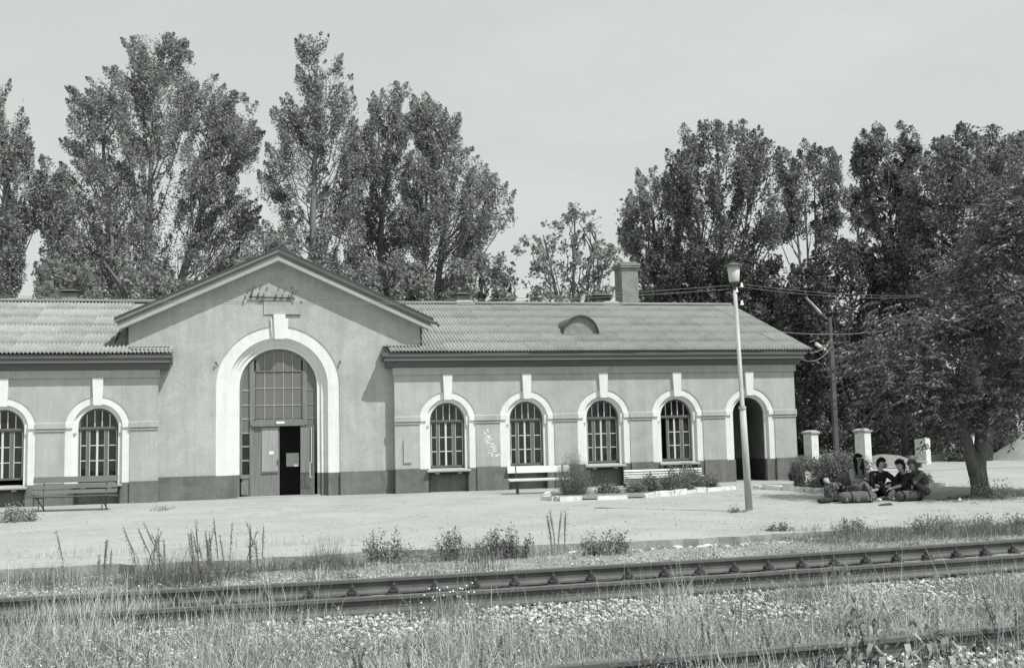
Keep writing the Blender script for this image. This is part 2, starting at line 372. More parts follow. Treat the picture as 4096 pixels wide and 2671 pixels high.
# centre block
CX = 0.515
cen = MB(); H = [(CX, 1.905, 3.465)]
wall_holes(cen, -3.98, 5.03, 0.73, 5.55, YC, H, 0.06, 36)
cen.poly([(-3.98, YC, 5.55), (5.03, YC, 5.55), (5.03, YC, 5.62), (0.52, YC, 7.66), (-3.98, YC, 5.62)])
for sx in (-3.98, 5.03): cen.quad((sx, YC, 0), (sx, 46.2, 0), (sx, 46.2, 5.6), (sx, YC, 5.6))
P('wall', cen, m_wall)
PS('plinth', plinth(-3.98, 5.03, 0.725, YC-0.05, [(CX, 1.905)], YC+0.06), m_plinth)
# cornices and friezes of the wings
prof = [(YW-0.05, 3.765), (YW-0.05, 3.99), (YW-0.10, 4.02), (YW-0.16, 4.10), (YE+0.14, 4.17), (YE+0.14, 4.30), (YW+0.02, 4.30), (YW+0.02, 3.765)]
fas1 = [(YE+0.09, 4.20), (YE+0.09, 4.33), (YE+0.139, 4.33), (YE+0.139, 4.20)]
fas2 = [(YE+0.045, 4.335), (YE+0.045, 4.455), (YE+0.16, 4.455), (YE+0.16, 4.335)]
for x0, x1, xa, xb in ((4.08, 18.22, 3.78, 18.42), (-18.1, -3.03, -18.3, -2.72)):
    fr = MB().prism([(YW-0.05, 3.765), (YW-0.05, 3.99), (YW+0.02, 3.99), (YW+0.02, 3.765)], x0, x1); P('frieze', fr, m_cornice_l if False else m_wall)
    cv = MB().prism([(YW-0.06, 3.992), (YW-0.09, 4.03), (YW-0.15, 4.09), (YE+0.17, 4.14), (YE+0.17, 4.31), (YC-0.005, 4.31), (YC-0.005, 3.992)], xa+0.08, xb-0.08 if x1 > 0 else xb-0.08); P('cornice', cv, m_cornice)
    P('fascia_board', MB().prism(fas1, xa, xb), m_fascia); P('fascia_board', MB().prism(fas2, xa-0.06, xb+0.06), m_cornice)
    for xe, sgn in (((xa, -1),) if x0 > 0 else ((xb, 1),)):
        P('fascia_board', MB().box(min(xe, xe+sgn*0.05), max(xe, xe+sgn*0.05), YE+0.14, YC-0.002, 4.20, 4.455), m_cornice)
# string courses
def string(x0, x1, y):
    return MB().prism([(y+0.01, 2.26), (y-0.05, 2.265), (y-0.05, 2.42), (y-0.035, 2.44), (y+0.01, 2.44)], x0, x1).prism([(y+0.01, 2.185), (y-0.03, 2.185), (y-0.03, 2.215), (y+0.01, 2.23)], x0, x1)
xs = [4.12] + sum([[c-.90, c+.90] for c in WR+[WA]], []) + [18.19]
for i in range(0, len(xs), 2): PS('string_course', string(xs[i], xs[i+1], YW), m_wall)
xs = [-18.0] + sum([[c-.90, c+.90] for c in sorted(WL)], []) + [-3.05]
for i in range(0, len(xs), 2): PS('string_course', string(xs[i], xs[i+1], YW), m_wall)

# ---- windows (window > surround, keystone, sill, pane)
def arch_pane_cols(cx, r, xa, xb, zlo, zs):
    n = 5; pts = [(xa, zlo), (xb, zlo)]
    for i in range(n+1):
        xx = xb + (xa-xb)*i/n; dd = max(r*r-(xx-cx)**2, 0)
        pts.append((xx, max(zs + math.sqrt(dd), zlo+0.005)))
    return pts
def window(c, zsill, zplinth, open_left=False, curtain=False):
    rg = .56; yg = YW+0.24
    w = MB()
    ring(w, c, rg+0.01, rg-.045, ZS, 0.80, yg, yg+0.07)
    w.box(c-rg, c+rg, yg-0.005, yg+0.07, 0.78, 0.84)
    w.box(c-rg, c+rg, yg-0.03, yg+0.07, 2.205, 2.305)
    w.box(c-rg, c+rg, yg-0.05, yg+0.03, 2.242, 2.27)
    m1 = c - rg + 2*rg*.235; bar = c - rg + 2*rg*.465; m2 = c - rg + 2*rg*.70
    w.box(m1-.04, m1+.04, yg-0.01, yg+0.06, 0.84, 2.205); w.box(m2-.05, m2+.05, yg-0.01, yg+0.06, 0.84, 2.205)
    W = P('window', w, m_frame)
    t = MB(); z1, z2 = 1.29, 1.745
    t.box(bar-.014, bar+.014, yg+0.0, yg+0.04, 0.84, 2.205)
    cols = [(c-rg+.045, m1-.04), (m1+.04, bar-.014), (bar+.014, m2-.05), (m2+.05, c+rg-.045)]
    for i, (a, b) in enumerate(cols):
        if open_left and i == 0: continue
        for zz in (z1, z2): t.box(a, b, yg+0.002, yg+0.038, zz-.012, zz+.012)
        t.box(a, a+.016, yg+0.004, yg+0.036, 0.84, 2.205); t.box(b-.016, b, yg+0.004, yg+0.036, 0.84, 2.205)
    up = [c-.335, c-.115, c+.095, c+.315]
    for ux in up:
        zt = ZS + math.sqrt(max(.51**2-(ux-c)**2, 0)); t.box(ux-.012, ux+.012, yg+0.003, yg+0.037, 2.305, zt)
    PS('muntin', t, m_munt, parent=W)
    for i, (a, b) in enumerate(cols):
        if open_left and i == 0: continue
        for za, zb in ((0.84, z1-.012), (z1+.012, z2-.012), (z2+.012, 2.205)):
            P('pane', MB().box(a+.016, b-.016, yg+0.018, yg+0.022, za, zb), m_glass, parent=W)
    ux = [c-.50] + up + [c+.50]
    for a, b in zip(ux[:-1], ux[1:]):
        pts = arch_pane_cols(c, .515, a+.012 if a > c-.5 else a, b-.012 if b < c+.5 else b, 2.305, ZS)
        P('pane', MB().poly([(p[0], yg+0.02, p[1]) for p in pts]), m_glass, parent=W)
    if open_left:
        P('casement', MB().box(c-rg+.05, c-rg+.075, yg+0.05, yg+0.30, 0.85, 2.19), m_frame, parent=W)
    # surround: pale recessed band, inner ring
    s = MB(); ring(s, c, .92, .70, ZS, zplinth-0.02, YW+0.025, YW+0.13, outer=False)
    ring(s, c, .70, .57, ZS, zsill, YW+0.12, yg+0.03, outer=False)
    s.box(c-.915, c-.705, YW-0.02, YW+0.03, 2.275, 2.43); s.box(c+.705, c+.915, YW-0.02, YW+0.03, 2.275, 2.43)
    s.box(c-.70, c-.60, YW+0.06, YW+0.125, 2.12, 2.42); s.box(c+.60, c+.70, YW+0.06, YW+0.125, 2.12, 2.42)
    P('surround', s, m_trim, parent=W)
    k = MB().hull8([(c-.12, YW-0.09, 2.945), (c+.12, YW-0.09, 2.945), (c+.12, YW+0.12, 2.945), (c-.12, YW+0.12, 2.945)],
                   [(c-.155, YW-0.09, 3.76), (c+.155, YW-0.09, 3.76), (c+.155, YW+0.05, 3.76), (c-.155, YW+0.05, 3.76)])
    P('keystone', k, m_trim, parent=W)
    P('sill', MB().prism([(YW-0.14, zsill-.075), (YW-0.14, zsill-.035), (YW+0.26, zsill+.03), (YW+0.26, zsill-.075)], c-.71, c+.71), m_conc, parent=W)
    pl = MB()
    for sg in (-1, 1): pl.box(min(c+sg*.92, c+sg*.64), max(c+sg*.92, c+sg*.64), YW+0.0, YW+0.20, -.2, zplinth-0.02)
    pl.box(c-.64, c+.64, YW+0.19, YW+0.24, -.2, zsill-.077)
    PS('window_pilaster', pl, m_plinth, parent=W)
    sf = MB().box(c-.66, c+.66, YW-.02, YW+.10, zsill-.17, zsill-.095)  # dark strips added as the shade below the sill and along the recess sides
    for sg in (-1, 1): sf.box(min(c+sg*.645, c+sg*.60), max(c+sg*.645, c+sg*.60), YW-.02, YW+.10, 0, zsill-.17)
    PS('sill_shade_strip', sf, m_cdark, parent=W)
    br = MB()
    for bx in (c-.38, c+.36): br.box(bx-.07, bx+.07, YW-0.06, YW+0.1, zsill-.15, zsill-.095)
    br.box(c-.69, c+.69, YW-0.03, YW+0.1, zsill-.095, zsill-.077)
    PS('sill_bracket', br, m_conc, parent=W)
    if curtain:
        rc = random.Random(int(c*37)); a_ = rc.uniform(-.42, -.05); b_ = rc.uniform(.1, .42); zl = rc.choice((.9, .9, 1.3, 1.7)); zr = rc.choice((.9, 1.2, 1.6))
        PS('curtain', MB().box(c-.5, c+a_, yg+0.30, yg+0.32, zl, 2.8).box(c+b_, c+.5, yg+0.33, yg+0.35, zr, 2.8), m_curtain, parent=W)
        P('window_shelf', MB().box(c-.5, c+.5, yg+.15, yg+.45, .80, .84).box(c-.2, c-.05, yg+.2, yg+.3, .84, .84+rc.uniform(.1, .3)), m_curtain, parent=W)
    return W
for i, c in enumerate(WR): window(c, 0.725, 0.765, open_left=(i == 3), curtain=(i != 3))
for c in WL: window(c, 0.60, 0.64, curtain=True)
# rooms behind the windows
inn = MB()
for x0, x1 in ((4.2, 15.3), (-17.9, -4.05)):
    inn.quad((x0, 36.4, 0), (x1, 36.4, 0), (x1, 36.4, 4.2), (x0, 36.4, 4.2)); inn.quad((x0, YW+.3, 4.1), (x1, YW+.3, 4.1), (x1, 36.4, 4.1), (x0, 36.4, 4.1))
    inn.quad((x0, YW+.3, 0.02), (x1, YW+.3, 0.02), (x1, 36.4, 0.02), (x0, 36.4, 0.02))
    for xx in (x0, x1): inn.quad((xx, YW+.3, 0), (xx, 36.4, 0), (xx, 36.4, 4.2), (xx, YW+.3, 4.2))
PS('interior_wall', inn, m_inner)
# ---- open archway at the right end
c = WA; a5 = MB(); ring(a5, c, .92, .70, ZS, 0.75, YW+0.025, YW+0.13, outer=False); ring(a5, c, .70, .585, ZS, 0.75, YW+0.12, YW+0.2, outer=False)
a5.box(c-.915, c-.705, YW-0.02, YW+0.03, 2.275, 2.43); a5.box(c+.705, c+.915, YW-0.02, YW+0.03, 2.275, 2.43)
arch5 = P('archway', a5, m_trim)
P('keystone', MB().hull8([(c-.12, YW-0.09, 2.945), (c+.12, YW-0.09, 2.945), (c+.12, YW+0.12, 2.945), (c-.12, YW+0.12, 2.945)],
                   [(c-.155, YW-0.09, 3.76), (c+.155, YW-0.09, 3.76), (c+.155, YW+0.05, 3.76), (c-.155, YW+0.05, 3.76)]), m_trim, parent=arch5)
PS('window_pilaster', MB().box(c-.92, c-.585, YW+0.02, YW+0.2, -.2, .75).box(c+.585, c+.92, YW+0.02, YW+0.2, -.2, .75), m_plinth, parent=arch5)
rv = MB(); A = arc(c, .60, ZS, .75, 18)
for i in range(len(A)-1): rv.quad((A[i][0], YW+.2, A[i][1]), (A[i+1][0], YW+.2, A[i+1][1]), (A[i+1][0], YW+1.5, A[i+1][1]), (A[i][0], YW+1.5, A[i][1]))
rv.box(c-.9, c+.9, YW+1.5, YW+1.6, .75, 3.2)
P('reveal', rv, m_inner, parent=arch5)
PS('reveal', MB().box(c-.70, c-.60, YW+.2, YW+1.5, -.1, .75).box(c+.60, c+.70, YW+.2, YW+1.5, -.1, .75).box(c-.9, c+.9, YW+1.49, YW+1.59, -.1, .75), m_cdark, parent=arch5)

# ---- great arch
g = MB(); yA = YC+0.03
ring(g, CX, 1.905, 1.53, 3.465, 0.72, yA, YC+0.14, 36, outer=False)
for ro, ri, y0, y1 in ((1.53, 1.44, YC+0.13, YC+0.22), (1.44, 1.33, YC+0.19, YC+0.28), (1.33, 1.20, YC+0.25, YC+0.42)):
    ring(g, CX, ro, ri, 3.465, 0.72, y0, y1, 36, outer=False)
ga = P('great_arch', g, m_trim)
gp = MB()
for ro, ri, y0, y1 in ((1.905, 1.53, yA, YC+0.14), (1.53, 1.44, YC+0.13, YC+0.22), (1.44, 1.33, YC+0.19, YC+0.28), (1.33, 1.20, YC+0.25, YC+0.42)):
    for sg in (-1, 1): gp.box(min(CX+sg*ro, CX+sg*ri), max(CX+sg*ro, CX+sg*ri), y0, YC+0.45, -.2, .72)
PS('arch_plinth', gp, m_plinth, parent=ga)
k = MB()
k.hull8([(.32, YC-.05, 4.98), (.78, YC-.05, 4.98), (.78, YC+.13, 4.98), (.32, YC+.13, 4.98)], [(.26, YC-.05, 5.60), (.82, YC-.05, 5.60), (.82, YC+.13, 5.60), (.26, YC+.13, 5.60)])
k.hull8([(.40, YC-.12, 4.95), (.70, YC-.12, 4.95), (.70, YC-.04, 4.95), (.40, YC-.04, 4.95)], [(.36, YC-.12, 5.73), (.73, YC-.12, 5.73), (.73, YC+.05, 5.73), (.36, YC+.05, 5.73)])
P('keystone', k, m_trim, parent=ga)
for sx, x in ((-1, -1.33), (1, 2.37)):
    P('wire_hook', MB().tube([(x, YC+.02, 4.12), (x+sx*.03, YC-.05, 4.16), (x+sx*.06, YC-.07, 4.20)], .014, 6).tube([(x+sx*.06, YC-.07, 4.17), (x+sx*.06, YC-.07, 4.25)], [.03, .02], 8), m_metal, parent=ga)
# portal joinery
YD = YC+0.36
fr = MB(); ring(fr, CX, 1.19, 1.12, 3.465, .0, YD, YD+.08, 30)
for xx in (-.31, 1.345): fr.box(xx-.07, xx+.07, YD-.03, YD+.08, 0, 4.36)
fr.box(-.36, 1.39, YD-.06, YD+.08, 2.25, 2.40); fr.box(-.30, 1.33, YD-.09, YD+.0, 2.22, 2.27)
fr.box(-.67, -.38, YD-.02, YD+.08, .60, .72); fr.box(-.67, -.38, YD, YD+.08, -.05, .60)
fr.box(1.41, 1.70, YD, YD+.08, -.05, .72); fr.box(-.24, 1.28, YD-.015, YD+.06, 2.40, 2.44); fr.box(-.24, 1.28, YD-.015, YD+.06, 3.945, 3.985)
fr.box(-.245, -.20, YD-.015, YD+.06, 2.4, 3.98); fr.box(1.24, 1.285, YD-.015, YD+.06, 2.4, 3.98)
fr.box(-.64, -.42, YD-.035, YD-.02, .10, .50)
portal = P('portal_frame', fr, m_door)
rows = [2.44, 2.88, 3.42, 3.945]; cols = [-.20 + i*(1.44/5) for i in range(6)]
mu = MB()
for z in rows[1:3]: mu.box(-.2, 1.24, YD+.0, YD+.04, z-.014, z+.014)
for xx in cols[1:-1]: mu.box(xx-.012, xx+.012, YD+.001, YD+.041, 2.44, 3.945)
zside = [.72, 1.16, 1.60, 2.02, 2.46, 2.90, 3.36]
for z in zside[1:]:
    mu.box(-.66, -.38, YD+.002, YD+.042, z-.02, z+.02); mu.box(1.415, 1.69, YD+.002, YD+.042, z-.012, z+.012) if z > 2.1 else None
PS('muntin', mu, m_board, parent=portal)
for i in range(3):
    for j in range(5): P('pane', MB().box(cols[j]+.012, cols[j+1]-.012, YD+.018, YD+.024, rows[i]+.014, rows[i+1]-.014), m_glassd, parent=portal)
for i in range(len(zside)-1):
    P('pane', MB().box(-.62, -.39, YD+.02, YD+.026, zside[i]+.02, zside[i+1]-.02), m_glassd if i > 2 else m_glass, parent=portal)
    if zside[i] > 2: P('pane', MB().box(1.415, 1.66, YD+.02, YD+.026, zside[i]+.02, zside[i+1]-.02), m_glassd, parent=portal)
for j in range(5):
    P('pane', MB().poly([(p[0], YD+.024, p[1]) for p in arch_pane_cols(CX, 1.13, cols[j]+.012, cols[j+1]-.012, 3.99, 3.465)]), m_glassd, parent=portal)
for xx in cols[1:-1]:
    P('muntin', MB().box(xx-.012, xx+.012, YD+.001, YD+.041, 3.985, 3.465+math.sqrt(1.13**2-(xx-CX)**2)), m_board, parent=portal)
for a, b in ((-.62, -.38), (1.41, 1.65)): P('pane', MB().poly([(p[0], YD+.03, p[1]) for p in arch_pane_cols(CX, 1.15, a, b, 3.38, 3.465)]), m_glassd, parent=portal)
P('transom_plate', MB().box(.44, .70, YD-.10, YD-.088, 2.29, 2.365), m_paper, parent=portal)
dl = P('door', MB().box(-.24, .54, YD+.0, YD+.05, 0.02, 2.22), m_door)
bd = MB()
for i in range(6): bd.box(-.0+i*.083-.005, -.0+i*.083+.075, YD-.022-(i % 2)*.004, YD-.001, .80, 2.18)
P('board_panel', bd, m_board, parent=dl)
P('rail_strip', MB().box(-.02, .50, YD-.035, YD-.001, .755, .785), m_door, parent=dl)
P('paper_note', MB().box(.22, .36, YD-.034, YD-.028, 1.33, 1.43), m_paper, parent=dl)
P('handle', MB().box(.47, .50, YD-.05, YD-.0, 1.0, 1.16), m_metal, parent=dl)
# right leaf swung outwards
h0 = Vector((1.20, YD-.02, 0)); h1 = Vector((1.60, YD-.27, 0)); dv = (h1-h0).normalized(); nv = Vector((dv.y, -dv.x, 0))
def leafbox(mbx, u0, u1, n0, n1, z0, z1):
    f = lambda u, n, z: tuple(h0 + dv*u + nv*n + Vector((0, 0, z)))
    return mbx.hull8([f(u0, n0, z0), f(u1, n0, z0), f(u1, n1, z0), f(u0, n1, z0)], [f(u0, n0, z1), f(u1, n0, z1), f(u1, n1, z1), f(u0, n1, z1)])
L = (h1-h0).length
dr = P('door', leafbox(MB(), 0, L, -.02, .025, 0.03, 2.2), m_door)
P('board_panel', leafbox(MB(), 0.02, L-.12, .026, .04, .74, 2.15), m_board, parent=dr)
PS('kick_panel', leafbox(leafbox(MB(), .07, L-.09, .026, .035, .26, .29), .07, .09, .026, .035, .29, .62), m_frame, parent=dr)
f = lambda u, n, z: tuple(h0 + dv*u + nv*n + Vector((0, 0, z)))
P('handle', MB().tube([f(L-.05, .03, .58), f(L-.09, .09, .60), f(L-.09, .09, 1.05), f(L-.05, .03, 1.07)], .014, 6), m_munt, parent=dr)
P('handle', MB().tube([f(L-.06, .05, 1.08), f(L-.06, .05, 2.18)], .012, 6), m_munt, parent=dr)
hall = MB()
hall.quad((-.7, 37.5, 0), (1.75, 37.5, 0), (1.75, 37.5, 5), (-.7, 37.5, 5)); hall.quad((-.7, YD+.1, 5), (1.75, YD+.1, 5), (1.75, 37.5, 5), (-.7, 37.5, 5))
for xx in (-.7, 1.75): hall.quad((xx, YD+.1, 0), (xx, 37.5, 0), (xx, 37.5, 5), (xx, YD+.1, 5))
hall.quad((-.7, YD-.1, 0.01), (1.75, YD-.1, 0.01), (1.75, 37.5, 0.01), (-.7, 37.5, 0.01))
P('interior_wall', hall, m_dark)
P('inner_door', MB().box(.3, 1.3, 36.0, 36.05, 0, 2.3), m_dark); P('inner_notice', MB().box(.76, 1.16, 35.2, 35.24, .92, 1.35), m_cwhite)
P('door_step', MB().box(-.75, 1.8, YC-.12, YD, -.15, .035), m_conc)
# recessed panel, painted-over board and the dark lettering frame in the gable
P('name_panel', MB().box(.06, 1.21, YC-.03, YC+.01, 5.74, 6.14), m_wall)
PS('name_panel_edge', MB().box(.68, 1.21, YC-.045, YC-.031, 5.715, 5.737).box(-.10, .07, YC-.045, YC-.01, 6.135, 6.16).box(1.20, 1.25, YC-.05, YC-.02, 6.13, 6.17), m_metal)
sg_ = MB(); ys = YC-.06
sg_.bar((-.40, ys, 6.285), (.95, ys, 6.25), .03, .045)
for x, zt, lean, wd in ((-.33, 6.53, .05, .04), (-.10, 6.43, 0, .07), (.06, 6.405, 0, .045), (.44, 6.395, 0, .07), (.63, 6.38, 0, .045), (.83, 6.37, 0, .065), (.90, 6.47, .07, .04)):
    sg_.bar((x, ys, 6.27), (x+lean, ys, zt), .03, wd)
    sg_.tube([(x+.02, ys, 6.265), (x+.02, YC, 6.255)], .012, 5)
P('sign_frame', sg_, m_metal)
ins = MB()
for x, z in ((-.23, 6.61), (-.03, 6.62), (.17, 6.585), (.54, 6.60), (.74, 6.565), (.93, 6.59), (1.07, 6.47), (-.41, 6.50)):
    ins.tube([(x, YC, z), (x, YC-.03, z), (x, YC-.05, z)], [.02, .022, .03], 7)
PS('sign_bolt', ins, m_concd)
for x, z in ((-.51, 6.26), (.99, 6.24)):
    P('insulator', MB().tube([(x, YC, z), (x, YC-.08, z)], .012, 5).tube([(x, YC-.08, z-.05), (x, YC-.08, z), (x, YC-.08, z+.07)], [.03, .035, .02], 8), m_concd)
P('notice_board', MB().box(4.40, 4.66, YW-.04, YW-.001, .96, 1.70), m_wall)
fl = MB(); rr = random.Random(8)
for _ in range(70):
    u = rr.random(); z = 1.95 - u*.86; x = 6.98 + (.02 + .18*u) + rr.random()*(.16+.2*u)*1.0; s = rr.uniform(.012, .045)
    pts = [(x + s*rr.uniform(.7, 1.3)*math.cos(t), YW-.004-rr.random()*.004, z + .6*s*rr.uniform(.7, 1.3)*math.sin(t)) for t in np.linspace(0, 5.5, 6)]; fl.poly(pts)
tag(P('torn_poster', fl, m_paper), 'torn white scraps of paper', None, None, 'stuff')

# ---- roofs
def sheet_mesh(w, l, name, amp=.029, per=.115):
    n = int(round(w/per*6)); v = []; fc = []
    for j, (yy, lift) in enumerate(((0, .009), (l, 0))):
        for i in range(n+1):
            xx = w*i/n; v.append((xx, yy, lift + amp*math.cos(2*math.pi*xx/per)))
    for i in range(n+1): v.append((w*i/n, 0.0, .009 + amp*math.cos(2*math.pi*(w*i/n)/per) - .009))
    for i in range(n): fc.append((i, i+1, n+2+i, n+1+i)); fc.append((i+1, i, 2*(n+1)+i, 2*(n+1)+i+1))
    me = bpy.data.meshes.new(name); me.from_pydata(v, [], fc); me.update(); me.shade_smooth(); return me
ang = math.atan(SL); slen = (YR-YE)/math.cos(ang); NR = 6; ex = slen/NR; SW = .92
sheets = []
for k, mm in enumerate((m_slate, m_slate2, m_slate3)):
    me = sheet_mesh(SW+.02, ex+.10, 'roof_sheet'); me.materials.append(mm); sheets.append(me)
def roof_obj():
    r = MB(); r.quad((5.03, YE+.06, ZE-.04), (18.60, YE+.06, ZE-.04), (18.60, YR, ZR-.04), (5.03, YR, ZR-.04))
    r.quad((-18.3, YE+.06, ZE-.04), (-3.98, YE+.06, ZE-.04), (-3.98, YR, ZR-.04), (-18.3, YR, ZR-.04))
    r.quad((18.62, YR, ZR), (18.62, 2*YR-YE, ZE), (-18.4, 2*YR-YE, ZE), (-18.4, YR, ZR))
    return P('roof', r, m_slate2)
roof = roof_obj(); rr = random.Random(21)
def put_sheet(x, row, k):
    me = sheets[k]; o = bpy.data.objects.new('roof_sheet', me); COL.objects.link(o); o.parent = roof; o.matrix_parent_inverse = Matrix.Translation(-worldloc(roof))
    d = row*ex; o.location = (x, YE + d*math.cos(ang) + rr.uniform(-.012, .012), ZE + d*math.sin(ang) + rr.uniform(0, .008) + .004)
    o.rotation_euler = (ang - .004, 0, rr.uniform(-.004, .004))
for row in range(NR):
    x = 18.67 - SW
    while x > 3.5:
        if not (row > 0 and x < 4.95 - .25): put_sheet(x, row, rr.choice((0, 0, 0, 1, 2)))
        x -= SW
    x = -2.62 - SW
    while x > -18.9:
        if not (row > 0 and x + SW > -3.75): put_sheet(x, row, rr.choice((0, 0, 1, 1, 2)))
        x -= SW
P('ridge_cap', MB().prism([(YR-.20, ZR-.02), (YR-.19, ZR+.025), (YR, ZR+.085), (YR+.19, ZR+.025), (YR+.2, ZR-.02), (YR, ZR+.05)], 4.6, 18.66), m_ridge, parent=roof)
P('ridge_cap', MB().prism([(YR-.20, ZR-.02), (YR-.19, ZR+.025), (YR, ZR+.085), (YR+.19, ZR+.025), (YR+.2, ZR-.02), (YR, ZR+.05)], -18.6, -3.4), m_ridge, parent=roof)
P('verge_board', MB().bar((18.62, YE+.05, ZE-.06), (18.62, YR, ZR-.06), .05, .14), m_cornice, parent=roof)
# little flat flashings where the eaves return in front of the centre block
P('flashing', MB().box(-3.95, -2.75, 34.02, YC-.002, ZE+.20, ZE+.22).quad((-3.9, 34.05, ZE+.2), (-2.75, 34.05, ZE+.2), (-2.6, 33.85, ZE+.10), (-3.9, 33.85, ZE+.14)), m_ridge, parent=roof)
P('flashing', MB().box(3.80, 5.0, 34.02, YC-.002, ZE+.20, ZE+.22), m_ridge, parent=roof)
# gable roof of the centre
AP = (0.52, 7.80); EL = (-4.36, 5.55); ER = (5.42, 5.55); gy0 = 33.86
gr = MB()
for e in (EL, ER):
    gr.hull8([(e[0], gy0, e[1]), (AP[0], gy0, AP[1]), (AP[0], gy0, AP[1]+.035), (e[0], gy0, e[1]+.035)],
             [(e[0], 46.6, e[1]), (AP[0], 46.6, AP[1]), (AP[0], 46.6, AP[1]+.035), (e[0], 46.6, e[1]+.035)])
groof = P('gable_roof', gr, m_metal)
def rake(name, off0, off1, y0, y1, m, ins_=0.0):
    for e, sg in ((EL, -1), (ER, 1)):
        ex_ = e[0] - sg*ins_; sl = (AP[1]-e[1])/(AP[0]-e[0]); ze = AP[1] + sl*(ex_-AP[0])
        nx = .12*sg*0
        a = [(ex_, y0, ze-off1), (AP[0], y0, AP[1]-off1), (AP[0], y0, AP[1]-off0), (ex_ , y0, ze-off0)]
        P(name, MB().hull8(a, [(p[0], y1, p[2]) for p in a]), m, parent=groof)
rake('rake_board', .002, .11, 33.90, 34.0, m_rake)
rake('rake_board', .112, .155, 33.93, 34.0, m_rake, .05)
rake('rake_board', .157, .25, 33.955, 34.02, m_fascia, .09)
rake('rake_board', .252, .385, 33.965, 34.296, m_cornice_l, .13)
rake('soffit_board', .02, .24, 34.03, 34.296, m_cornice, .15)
# side cheeks with flashing patches
P('flashing', MB().box(-4.00, -3.985, 34.4, 37.5, 4.9, 5.5), m_ridge, parent=groof)
# gutter stub
P('gutter_stub', MB().tube([(5.15, 34.1, 5.52), (5.55, 34.0, 5.44)], .05, 8).tube([(5.5, 34.0, 5.44), (5.62, 33.98, 5.34)], .04, 8), m_metal, parent=groof)
# dormer
dy = 35.63; dz = ZE + (dy-YE)*SL; dc = 10.9; dr_ = .66
d = MB()
n = 20
for i in range(n):
    t0, t1 = math.pi*i/n, math.pi*(i+1)/n
    for ro, y0, y1 in ((dr_, dy-.12, dy+1.7),):
        a = (dc-ro*math.cos(t0), dz-.04+ro*1.06*math.sin(t0)); b = (dc-ro*math.cos(t1), dz-.04+ro*1.06*math.sin(t1))
        d.quad((a[0], y0, a[1]), (b[0], y0, b[1]), (b[0], y1, b[1]), (a[0], y1, a[1]))
        a2 = (dc-(ro-.025)*math.cos(t0), dz-.04+(ro-.025)*1.06*math.sin(t0)); b2 = (dc-(ro-.025)*math.cos(t1), dz-.04+(ro-.025)*1.06*math.sin(t1))
        d.quad((a2[0], y0, a2[1]), (b2[0], y0, b2[1]), (b2[0], dy+.02, b2[1]), (a2[0], dy+.02, a2[1]))
        d.quad((a[0], y0, a[1]), (b[0], y0, b[1]), (b2[0], y0, b2[1]), (a2[0], y0, a2[1]))
dorm = P('dormer', d, m_cornice, parent=roof)
fp = [(dc-(dr_-.03)*math.cos(math.pi*i/n), dy, dz-.04+(dr_-.03)*1.06*math.sin(math.pi*i/n)) for i in range(n+1)]
P('dormer_front', MB().poly(fp), m_chim, parent=roof)
P('flashing', MB().box(dc-.95, dc+.85, dy-.16, dy-.02, dz-.06, dz-.015), m_ridge, parent=roof)
# chimney and vents
P('chimney', MB().box(14.27, 14.97, 40.7, 41.6, 6.2, 8.42).box(14.20, 15.04, 40.62, 41.68, 8.42, 8.50).box(14.18, 15.06, 40.60, 41.70, 8.50, 8.60).box(14.30, 14.95, 40.72, 41.55, 8.60, 8.66), m_chim, parent=roof)
for x, w_, mm in ((7.60, .44, m_cwhite), (13.32, .62, m_canvas), (-6.70, .50, m_chim)):
    P('roof_vent', MB().box(x-w_/2, x+w_/2, 40.35, 40.85, 6.6, 7.13).box(x-w_/2-.05, x+w_/2+.05, 40.3, 40.9, 7.13, 7.16), m_chim if mm != m_canvas else m_canvas, parent=roof)
    P('vent_cap', MB().hull8([(x-w_/2-.15, 40.25, 7.22), (x+w_/2+.15, 40.25, 7.22), (x+w_/2+.15, 40.95, 7.22), (x-w_/2-.15, 40.95, 7.22)],
        [(x-w_/4, 40.45, 7.32), (x+w_/4, 40.45, 7.32), (x+w_/4, 40.75, 7.32), (x-w_/4, 40.75, 7.32)]), m_metal, parent=roof)
    PS('vent_post', MB().box(x-w_/2, x-w_/2+.04, 40.4, 40.44, 7.15, 7.23).box(x+w_/2-.04, x+w_/2, 40.4, 40.44, 7.15, 7.23), m_metal, parent=roof)
for x in (7.62, 13.55):
    P('flashing', MB().poly([(x-.36, YR-.23, ZR-.05), (x+.36, YR-.23, ZR-.05), (x+.30, YR-.02, ZR+.11), (x+.12, YR+.02, ZR+.15), (x-.2, YR+.02, ZR+.13), (x-.34, YR-.02, ZR+.10)]), m_slate3, parent=roof)

